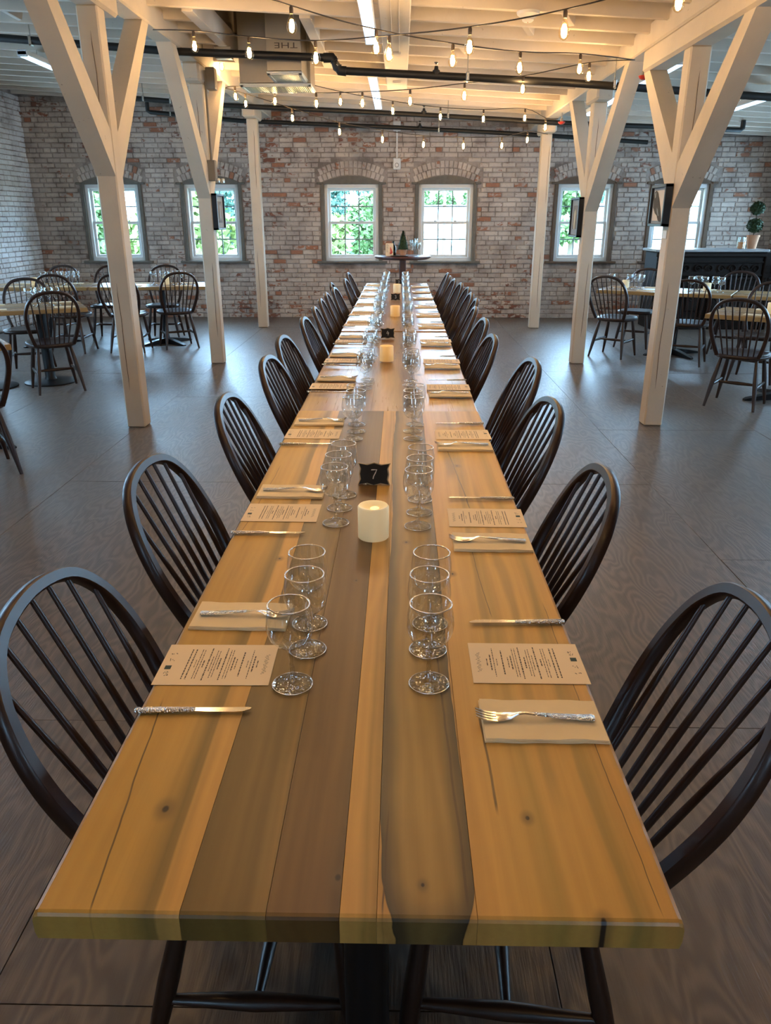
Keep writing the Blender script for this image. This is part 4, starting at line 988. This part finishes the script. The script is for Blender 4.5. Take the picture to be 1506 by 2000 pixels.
# ================================================================== CEILING SERVICES
def pipe_run(name, pts, r, label, drops=(), heads=(), hangers=()):
    t = empty(name, (0, 0, 0), 0, label, 'pipe', 'black sprinkler pipes')
    MB().tube(pts, r, 12).build('pipe', M['blackpipe'], t, 60)
    for p in hangers:
        x, y, z = p; zt = ceil_z(x)
        MB().tube([(x, y, z), (x, y, zt+.225)], .005, 6).build('hanger_rod', M['steel'], t); MB().cbox((x, y, z), (.03, r*2.5, r*2.5), .01).build('hanger_ring', M['steel'], t)
    for p in heads:
        x, y, z = p
        MB().lathe([(0, 0), (.034, 0), (.034, .035), (.02, .045), (.016, .07), (.0, .07)], 12, (x, y, z+r*.2)).build('fitting', M['blackpipe'], t, 40)
        MB().lathe([(.008, .07), (.008, .085), (.020, .098), (.022, .102), (0, .104)], 12, (x, y, z+r*.2)).build('sprinkler_head', M['steel'], t, 40)
    for p in drops: MB().tube(p, r*1.25, 12).build('elbow', M['blackpipe'], t, 60)
    return t
yA = 7.92
def P(u, v, y): return ony(u, v, y)
a0, a1, a2, a3, a4 = P(0, 74, yA), P(330, 100, yA), P(645, 113, yA), P(657, 138, yA), P(1100, 161, yA)
A_r = P(1506, 190, yA); ext = a0+(a0-a1)*.5
pA = pipe_run('sprinkler_pipe', [ext, a0, a1, a2, a2+Vector((.03, 0, -.005)), a3+Vector((0, 0, .02)), a3+Vector((.03, 0, 0)), a4, A_r, A_r+(A_r-a4)*.5], .033, 'nearest black sprinkler pipe, with an elbow drop above the table',
   drops=[[a2+Vector((-.06, 0, 0)), a2+Vector((.02, 0, 0)), a2+Vector((.035, 0, -.03))], [a3+Vector((.015, 0, .03)), a3+Vector((.03, 0, 0)), a3+Vector((.09, 0, -.005))]],
   heads=[P(852, 148, yA)], hangers=[P(913, 150, yA), P(60, 80, yA), P(1200, 165, yA)])
MB().tube([a2+Vector((.033, 0, -.03)), a3+Vector((.018, 0, .03))], .03, 12).build('drop_nipple', M['steel'], pA, 60)
yB_ = 11.5
b0, b1, b2, b3 = P(262, 192, yB_), P(420, 205, yB_), P(1090, 240, yB_), P(1447, 254, yB_)
pipe_run('sprinkler_pipe', [b0+(b0-b1)*.8, b0, b1, P(800, 223, yB_), b2, b3, b3+Vector((.02, 0, .02)), b3+Vector((.02, 0, .12))], .032, 'middle black sprinkler pipe, ending in an upturned elbow at right',
   heads=[P(828, 224, yB_)], hangers=[P(875, 226, yB_), P(280, 193, yB_), P(333, 198, yB_)])
yC_ = 12.55
c0, c1 = P(290, 219, yC_), P(775, 249, yC_)
pipe_run('sprinkler_pipe', [c0+Vector((-.01, 0, .14)), c0+Vector((-.01, 0, .02)), c0+Vector((.03, 0, 0)), P(470, 236, yC_), c1, P(1040, 263, yC_), P(1265, 278, yC_)], .030, 'farthest black sprinkler pipe, close to the back wall',
   heads=[P(820, 252, yC_)], hangers=[P(857, 254, yC_), P(333, 223, yC_)])

# duct drops with grilles
def duct(x0, x1, y0, y1, z0, z1, label, sl, lean):
    t = empty('air_duct', ((x0+x1)/2, (y0+y1)/2, z0), 0, label, 'duct', 'galvanised ducts'); w, d, h = x1-x0, y1-y0, z1-z0
    MB().cbox((0, 0, h/2+.01), (w, d, h-.02), .004).build('casing', M['galv'], t)
    MB().cbox((0, 0, .01), (w+.012, d+.012, .018), .003).build('flange', M['aluminium'], t)
    b = MB()
    for s in (-1, 1): b.cbox((s*(w/2-.015), 0, -.004), (.03, d, .016), .003).cbox((0, s*(d/2-.012), -.004), (w, .024, .016), .003)
    b.build('grille_frame', M['aluminium'], t)
    MB().bbox((-w/2+.02, -d/2+.02, .001), (w/2-.02, d/2-.02, .003)).build('grille_back', M['grille'], t)
    g = MB(); n = sl
    for i in range(n):
        x = -w/2+.035+(w-.07)*i/(n-1); g.cbox((x, 0, -.004), (.006, d-.05, .012), .001)
    g.build('grille_slats', M['aluminium'], t, kind='stuff'); return t
yD1 = 8.60; l1 = ony(469, 167, yD1); r1 = ony(607, 166, yD1)
d1 = duct(l1.x, r1.x, yD1, yD1+.42, l1.z, 3.75, 'wide galvanised air duct dropping from the ceiling', 34, 0)
yD2 = 8.1; l2 = ony(521, 143, yD2); r2 = ony(589, 143, yD2)
d2 = duct(l2.x, r2.x, yD2+.02, yD1-.01, l2.z, 3.62, 'narrow duct box marked THE in front of the wide duct', 20, 0)
cu = bpy.data.curves.new('lettering', 'FONT'); cu.body = 'THE'; cu.size = .12; cu.align_x = 'CENTER'; cu.extrude = .0008
fo = bpy.data.objects.new('lettering', cu); COL.objects.link(fo); dg = bpy.context.evaluated_depsgraph_get(); me = bpy.data.meshes.new_from_object(fo.evaluated_get(dg)); bpy.data.objects.remove(fo)
me.materials.clear(); me.materials.append(M['ink']); p = ony(558, 82, yD2+.02)
lt = inst('lettering', me, d2, (p.x-d2.location.x, p.y-d2.location.y-.003, p.z-d2.location.z-.005), (math.pi/2, math.pi, 0)); lt.scale = (1, .55, 1)
jb = empty('junction_box', (l1.x-.08, 8.3, 3.02), 0, 'grey metal junction box with conduit beside the air ducts', 'box')
MB().cbox((0, 0, 0), (.16, .1, .1), .006).build('box', M['galv'], jb); MB().tube([(-.08, 0, 0), (-.3, 0, .02), (-.42, 0, .09)], .012, 8).build('conduit', M['steel'], jb, 60)

# fluorescent strips
def fluor(x, y0, y1, z, label, w=.10):
    t = empty('fluorescent_light', (x, (y0+y1)/2, z), 0, label, 'light', 'fluorescent strip lights'); L = y1-y0
    MB().cbox((0, 0, .035), (w, L, .05), .006).build('housing', M['whitemetal'], t)
    MB().cbox((-.0, 0, .004), (w*.8, L-.06, .012), .003).build('tube', M['tube'], t)
    for s in (-1, 1): MB().cbox((0, s*(L/2-.012), .022), (w*1.02, .024, .05), .004).build('end_cap', M['whitemetal'], t)
    for s in (-.35, .35): MB().tube([(0, s*L, .05), (0, s*L, .12)], .004, 6).build('hanger', M['steel'], t)
    return t
zf = 2.90
fluor(-.255, 4.85, 7.3, zf, 'bright strip light on the ceiling beside the plank, nearer one')
fluor(-.305, 8.85, 11.3, zf, 'bright strip light on the ceiling beside the plank, farther one')
fluor(-.2, .6, 3.05, zf, 'added unseen strip light on the ceiling right above the near table end')  # lamp added out of view, carrying the strips toward the camera for light
fluor(-3.88, 8.85, 11.3, 3.10, 'strip light on the left ceiling, behind the nearest left post')
fluor(2.36, 7.4, 10.9, 2.77, 'strip light running along the right beam, seen behind the braces')
fluor(3.78, 7.6, 10.0, 2.70, 'strip light on the right ceiling near the right edge')
fluor(-3.88, 4.0, 6.4, 3.10, 'added unseen strip light on the left ceiling beyond the left edge')  # unseen lamp added to light the near left side
fluor(3.78, 3.0, 5.4, 2.70, 'added unseen strip light on the right ceiling beyond the right edge')  # unseen lamp added to light the near right side

# string lights
bulb_me = MB().lathe([(.0085, -.030), (.010, -.040), (.019, -.060), (.0275, -.085), (.0285, -.100), (.024, -.118), (.012, -.130), (0, -.134)], 20, cap=False).mesh('bulb', M['bulb'], 60)
fil = MB()
for k in range(4):
    a = k*math.pi/2; fil.tube([(.007*math.cos(a), .007*math.sin(a), -.060), (.010*math.cos(a+.5), .010*math.sin(a+.5), -.088), (.006*math.cos(a+1), .006*math.sin(a+1), -.112)], .0026, 5)
fil_me = fil.mesh('filament', M['filament'], 60)
soc_me = MB().lathe([(0, .008), (.008, .008), (.012, .0), (.0125, -.02), (.011, -.032), (0, -.034)], 14).mesh('socket', M['socket'], 50)
def string(name, A, B, bulbs, label, world_pts=None, extra=()):
    """cord between A and B; bulbs are pixels (centre of the glass) placed on the vertical plane through A and B"""
    t = empty('string_light', (A[0], A[1], A[2]), 0, label, 'string lights', 'festoon strings over the long table'); A, B = Vector(A), Vector(B); o = t.location.copy()
    pts = []
    if world_pts: pts = [Vector(p) for p in world_pts]
    else:
        nrm = Vector((B.y-A.y, A.x-B.x, 0)); k = nrm.dot(A)
        for (u, v) in bulbs:
            d = ray(u, v); s = (k-nrm.dot(_C))/nrm.dot(d); p = _C+d*s; pts.append(p+Vector((0, 0, .09)))
    pts.sort(key=lambda p: (p-A).dot(B-A)); P_ = [A]+pts+[B]; P_ = [P_[0]]+[p+Vector((0, 0, .010)) for p in P_[1:-1]]+[P_[-1]]
    MB().tube([p-o for p in catmull(P_, 4)], .0042, 6).build('cord', M['cord'], t, 60)
    for p in pts:
        q = p-o; b = inst('bulb', bulb_me, t, q); b.scale = (1.12, 1.12, 1.05); inst('filament', fil_me, b); inst('socket', soc_me, t, q)
        l = bpy.data.lights.new('bulb_glow', 'POINT'); l.energy = BULB_W; l.color = (1, .66, .34); l.shadow_soft_size = .022
        lo = bpy.data.objects.new('bulb_glow', l); COL.objects.link(lo); lo.parent = t; lo.location = q+Vector((0, 0, -.09))
    return t
xr, xl = XPR-.088, XPL+.088
e1 = onx(1240, 117, xr); e2 = onx(299, 58, xl); e3 = onx(1090, 232, xr); e4 = onx(425, 118, xl); e5 = onx(440, 172, xl); e0 = Vector((xl, 4.3, 2.93)); e9 = Vector((xr, 4.2, 2.75)); e6 = onx(1070, 262, xr)
string('s', e0, e1, [(570, 49), (735, 92), (884, 117), (1015, 131), (1132, 133)], 'nearest string of bulbs, falling from upper left to the right beam')
string('s', e2, e9, [(380, 89), (487, 102), (617, 112), (760, 104), (917, 90), (1102, 59), (1326, 3)], 'string of bulbs rising from the left beam to the upper right')
string('s', e1, e5, [(1150, 148), (1021, 173), (907, 186), (801, 197), (708, 201), (618, 202), (537, 197), (460, 188)], 'middle string of bulbs, sagging leftward from the right beam')
string('s', e4, e3, [(433, 129), (555, 170), (665, 198), (767, 216), (860, 228), (944, 232), (1025, 230), (1065, 248)], 'string of bulbs from the middle left post to the right beam')
string('s', e5, e6, [(480, 202), (571, 230), (663, 257), (747, 272), (827, 282), (905, 285), (980, 284), (1030, 273)], 'farthest and lowest string of bulbs, before the back wall')
def sagline(A, B, n, sag): A, B = Vector(A), Vector(B); return [A.lerp(B, (i+.5)/n)-Vector((0, 0, sag*math.sin(math.pi*(i+.5)/n))) for i in range(n)]
for k, (A, B) in enumerate((((xr, 4.2, 2.75), (xl, 1.6, 2.93)), ((xl, 4.3, 2.93), (xr, 1.5, 2.75)), ((xl, 1.6, 2.93), (xr, -1.2, 2.75)))):  # strings out of view, added to warm the foreground
    string('s', A, B, [], '%s unseen string of bulbs added above and behind the camera' % ORD[k], sagline(A, B, 7, .28))

# smoke detector, wall device, conduit, bells
p = ony(1032, 24, 6.52)
sd = empty('smoke_detector', (p.x, 6.52, ceil_z(p.x)), 0, 'round white smoke detector on the ceiling at upper right', 'detector')
MB().lathe([(0, 0), (.085, 0), (.08, -.018), (.055, -.035), (0, -.035)], 32).build('base', M['plastic'], sd, 40)
MB().lathe([(.04, -.035), (.042, -.055), (.03, -.065), (0, -.066)], 24, cap=False).build('sensor', M['plastic'], sd, 40); MB().lathe([(0, -.066), (.005, -.066), (0, -.071)], 8).build('indicator', M['red'], sd)
fa = empty('wall_alarm', (-.068, YB-.02, 2.35), 0, 'white alarm box on the back wall between the centre windows', 'alarm')
MB().cbox((0, -.02, 0), (.12, .05, .165), .012).build('box', M['plastic'], fa); MB().tube([(0, -.048, -.02), (.001, -.049, -.02)], .001, 6).build('screw', M['greybox'], fa)
MB().tube([(.028*math.cos(a*.39), -.046, -.02+.028*math.sin(a*.39)) for a in range(16)], .004, 6, closed=True).build('sounder_ring', M['greybox'], fa, 60)
MB().tube([(0, -.015, .08), (0, -.015, .52)], .012, 8).build('conduit', M['plastic'], fa, 60); MB().cbox((0, -.02, .53), (.12, .05, .14), .01).build('upper_box', M['plastic'], fa)
cx = XPL+PW/2+.012
cd2 = empty('conduit_run', (cx, PYL[1]-.02, 0), 0, 'dark conduit with grey boxes running down the middle left post', 'conduit')
MB().tube([(.008, 0, 2.95), (.008, 0, 2.06)], .013, 8).build('conduit', M['greybox'], cd2, 60); MB().cbox((.02, -.04, 2.02), (.085, .09, .20), .006).build('lower_box', M['greybox'], cd2)
MB().cbox((.06, .05, 2.88), (.09, .12, .2), .006).build('upper_box', M['greybox'], cd2)
for s in (0, .06): MB().lathe([(0, 0), (.02, .005), (.024, .03), (.02, .045), (0, .05)], 12, (.07+s*.6, -.03+s, 1.90)).build('lamp_head', M['steel'], cd2, 40)
for i, (u, v, lab) in enumerate(((1258, 148, 'red alarm bell under the right beam near the nearest post'), (1097, 238, 'red alarm bell under the right beam behind the middle post'))):
    p = onx(u, v, XPR+.02); t = empty('alarm_bell', (p.x, p.y, p.z), 0, lab, 'bell', 'red alarm bells'); t.scale = (.62, .62, .62)
    MB().lathe([(0, -.05), (.03, -.048), (.06, -.03), (.075, 0), (.07, 0), (0, 0)], 20).build('gong', M['red'], t, 40); MB().cbox((0, 0, .03), (.06, .06, .06), .006).build('bracket', M['greybox'], t); MB().tube([(0, 0, .05), (0, 0, (2.815-p.z)/.62)], .012, 8).build('stem', M['greybox'], t)

# pictures on the posts
def picture(x, y0, y1, z0, z1, face, label, kind):
    """frame against a post side; face = +1 looks to +x, -1 looks to -x"""
    d = .055; t = empty('picture', (x, (y0+y1)/2, (z0+z1)/2), 0, label, 'picture', 'framed pictures on the posts'); w, h = y1-y0, z1-z0; fx = face*d
    b = MB(); r = .022
    for s in (-1, 1): b.cbox((fx/2, s*(w/2-r/2), 0), (d, r, h), .003).cbox((fx/2, 0, s*(h/2-r/2)), (d, w, r), .003)
    b.build('frame', M['frame'], t)
    MB().cbox((fx*.55, 0, 0), (.01, w-.03, h-.03), .001).build('mat_board', M['matboard'], t)
    k = .62 if kind != 'shoe' else .8
    MB().cbox((fx*.66, 0, 0), (.006, (w-.04)*k, (h-.04)*(k+.04)), .001).build('print', M['cream'] if kind == 'shoe' else M['graymid'], t)
    f = lambda a, c, q: (fx*.74+q*face, a, c)
    if kind == 'shoe':
        # slim leather shoe seen from above, toe up and away from the camera
        pts = [(.105,.11),(.075,.122),(.035,.105),(-.01,.045),(-.045,-.01),(-.075,-.065),(-.095,-.115),(-.07,-.132),(-.03,-.118),(.005,-.08),(.055,-.06),(.105,-.015),(.122,.06)]
        sc = (h/.29); MB().poly([(a*w/.29*.78, c*sc*.86) for a, c in [(a*1.12+(.03 if a > 0 else -.03)*0, c) for a, c in pts]], 0, .002, f).build('shoe_print', M['graphite'], t)
        MB().poly([(a*w/.29*.78, c*sc*.86) for a, c in [(.105,.10),(.085,.108),(.078,.07),(.10,.06)]], .002, .003, f).build('toe_highlight', M['matboard'], t)
        MB().poly([(a*w/.29*.78, c*sc*.86) for a, c in [(.02,-.015),(.0,-.03),(-.04,-.08),(-.03,-.085),(.01,-.045)]], .002, .003, f).build('opening_highlight', M['matboard'], t)
    elif kind == 'figure':
        MB().poly([(-.02,-.12),(-.03,.0),(-.045,.03),(-.03,.06),(0,.085),(.03,.06),(.045,.03),(.03,0),(.02,-.12)], 0, .002, f).build('figure_print', M['figure'], t)
    else:
        MB().poly([(-.05,-.11),(-.03,.02),(-.05,.09),(.0,.06),(.05,.10),(.03,0),(.055,-.11),(0,-.06)], 0, .002, f).build('abstract_print', M['matboard'], t)
    return t
picture(XPR-PW/2-.001, 5.965, 6.31, 1.495, 1.785, -1, 'framed shoe print on the nearest right post', 'shoe')
picture(XPR-PW/2-.001, 8.80, 9.22, 1.36, 1.765, -1, 'framed print of a pale figure on the middle right post', 'figure')
picture(XPL+PW/2+.001, 8.70, 9.09, 1.435, 1.80, 1, 'framed grey print on the middle left post', 'abstract')
t = empty('caption_card', (XPR-PW/2-.002, 6.03, 1.44), 0, 'small white caption card below the shoe print', 'card'); MB().cbox((-.002, 0, 0), (.003, .09, .055), .0005).build('card', M['plastic'], t)

# ================================================================== OUTSIDE (seen through the windows; the room is on an upper floor)
GZ = -3.0
gm = NT('grass_and_gravel'); _n = gm.noise(gm.pos(), .08, 4); gm.col(gm.mix(gm.smooth(_n, .45, .6), (.06, .10, .03), (.20, .20, .19))); gm.set(Roughness=.95); M['ground'] = gm.m
MB().add([(-260, YB+2, GZ), (260, YB+2, GZ), (260, 420, GZ), (-260, 420, GZ)], [(0, 1, 2, 3)]).build('ground', M['ground'], kind='structure')
M['leafA'] = plain('tree_leaf_green', (.11, .18, .06), .8, var=.5, scale=.7); M['leafB'] = plain('tree_leaf_bluegreen', (.07, .15, .11), .8, var=.5, scale=.6); M['leafC'] = plain('tree_leaf_yellowgreen', (.20, .26, .08), .8, var=.5, scale=.7)
M['bark'] = plain('bark', (.12, .09, .06), .9); M['siding'] = plain('white_siding', (.80, .78, .74), .7, var=.03); M['roofing'] = plain('pale_roof', (.45, .46, .47), .6); M['darkpane'] = plain('dark_window_pane', (.12, .16, .17), .2)
def tree(x, y, h, r, mat, label, seed):
    t = empty('leafy_tree', (x, y, GZ), 0, label, 'tree', 'trees outside the windows'); rn = random.Random(seed)
    MB().tube([(0, 0, 0), (.1, 0, h*.3), (-.1, .1, h*.75)], [.3, .22, .08], 8).build('trunk', M['bark'], t)
    b = MB()
    for k in range(16):
        a = rn.uniform(0, 6.28); zz = rn.uniform(.28, .95); rr_ = r*(1-abs(zz-.55)*.9)*rn.uniform(.2, .75)
        leaf_ball(b, (rr_*math.cos(a), rr_*math.sin(a), h*zz), r*rn.uniform(.28, .45), 260, seed*50+k, .8, .42)
    b.build('crown', mat, t)
TR = [(-30, 62, 12, 6, 'leafB'), (-22.5, 55, 9, 4.5, 'leafA'), (-15.5, 70, 13, 6, 'leafB'), (-12.8, 46, 6.8, 3.2, 'leafC'), (-10.0, 100, 12, 5.5, 'leafB'), (-3.0, 120, 12, 5, 'leafB'), (-6.3, 62, 5.4, 2.6, 'leafC'), (-2.6, 72, 6.2, 2.6, 'leafA'),
      (3.5, 126, 12, 5, 'leafA'), (14, 132, 13, 5.5, 'leafA'), (28.5, 122, 13.5, 6, 'leafB'), (18, 86, 10.5, 3.0, 'leafA')]
TL = ['tall dark tree beyond the leftmost window', 'round green tree beyond the leftmost window', 'tall tree beyond the second window from left', 'yellow-green tree low in the second window from left', 'blue-green tree at left in the left centre window', 'blue-green tree at right in the left centre window',
      'yellow-green bush low in the left centre window', 'green bush in the middle of the left centre window', 'tree above the white building, left one', 'tree above the white building, right one', 'tall tree beyond the second window from right', 'slim tree beyond the second window from right']
for i, (x, y, h, r, m) in enumerate(TR): tree(x, y, h, r, M[m], TL[i], i+1)
bd = empty('white_building', (13, 100, GZ), 0, 'long white building seen through the right centre window', 'building')
MB().cbox((0, 4, 2.9), (24, 8, 5.8), .05).build('wall', M['siding'], bd); MB().cbox((0, 4, 5.95), (24.6, 8.8, .3), .05).build('roof', M['roofing'], bd)
for k in range(7):
    wx = -10.5+2.6*k; w_ = MB().cbox((wx, -.02, 2.7), (.95, .1, 1.5), .02).build('window', M['darkpane'], bd)
    b = MB()
    for q in (-1, 0, 1): b.bbox((wx+q*.25-.025, -.1, 1.95), (wx+q*.25+.025, -.07, 3.45))
    for q in (-1, 0, 1): b.bbox((wx-.47, -.1, 2.7+q*.37-.025), (wx+.47, -.07, 2.7+q*.37+.025))
    b.build('glazing_bar', M['siding'], w_)
gb = empty('gabled_shed', (27, 84, GZ), 0, 'white gabled shed beyond the second window from right', 'building')
MB().cbox((0, 3, 1.6), (7, 6, 3.2), .04).build('wall', M['siding'], gb); MB().poly([(-3.8, 3.2), (3.8, 3.2), (0, 6.4)], -.3, 6.3, lambda x, y, z: (x, z, y)).build('roof', M['roofing'], gb)
sb = empty('low_barn', (44, 96, GZ), 0, 'low white barn beyond the rightmost window', 'building')
MB().cbox((0, 4, 2.2), (16, 8, 4.4), .04).build('wall', M['siding'], sb); MB().cbox((0, 4, 4.6), (17, 9, .4), .04).build('roof', M['roofing'], sb)
for i, (x, y) in enumerate(((4.15, 78), (7.4, 80))):
    pl = empty('utility_pole', (x, y, GZ), 0, ['left', 'right'][i]+' utility pole in front of the white building', 'pole', 'utility poles outside'); MB().tube([(0, 0, 0), (0, 0, 11)], [.16, .12], 8).build('pole', M['bark'], pl); MB().cbox((0, 0, 10), (2.2, .12, .14), .02).build('crossarm', M['bark'], pl)
def car(x, y, mat, label, s=1.):
    t = empty('parked_car', (x, y, GZ), 0, label, 'car', 'parked cars outside')
    MB().poly([(-2.1, .35), (2.1, .35), (2.15, .85), (1.3, .98), (.8, 1.45), (-1.1, 1.48), (-1.7, 1.0), (-2.15, .9)], -.85, .85, lambda a, c, q: (a*s, q*s, c*s)).build('body', mat, t)
    MB().poly([(.68, 1.38), (1.1, 1.0), (-1.4, 1.0), (-1.0, 1.4)], -.86, .86, lambda a, c, q: (a*s, q*s, c*s)).build('glazing', M['darkpane'], t)
    for wx in (-1.3, 1.3):
        for wy in (-.8, .8): MB().tube([(wx*s, (wy-.1)*s, .34*s), (wx*s, (wy+.1)*s, .34*s)], .34*s, 14).build('wheel', M['black'], t)
car(-4.7, 76, M['siding'], 'pale parked car low in the left centre window', 1.25)
car(-2.95, 82, M['red'], 'red parked car low in the left centre window', 1.5)
car(5.5, 88, M['roofing'], 'grey parked car low in the right centre window', 1.3)
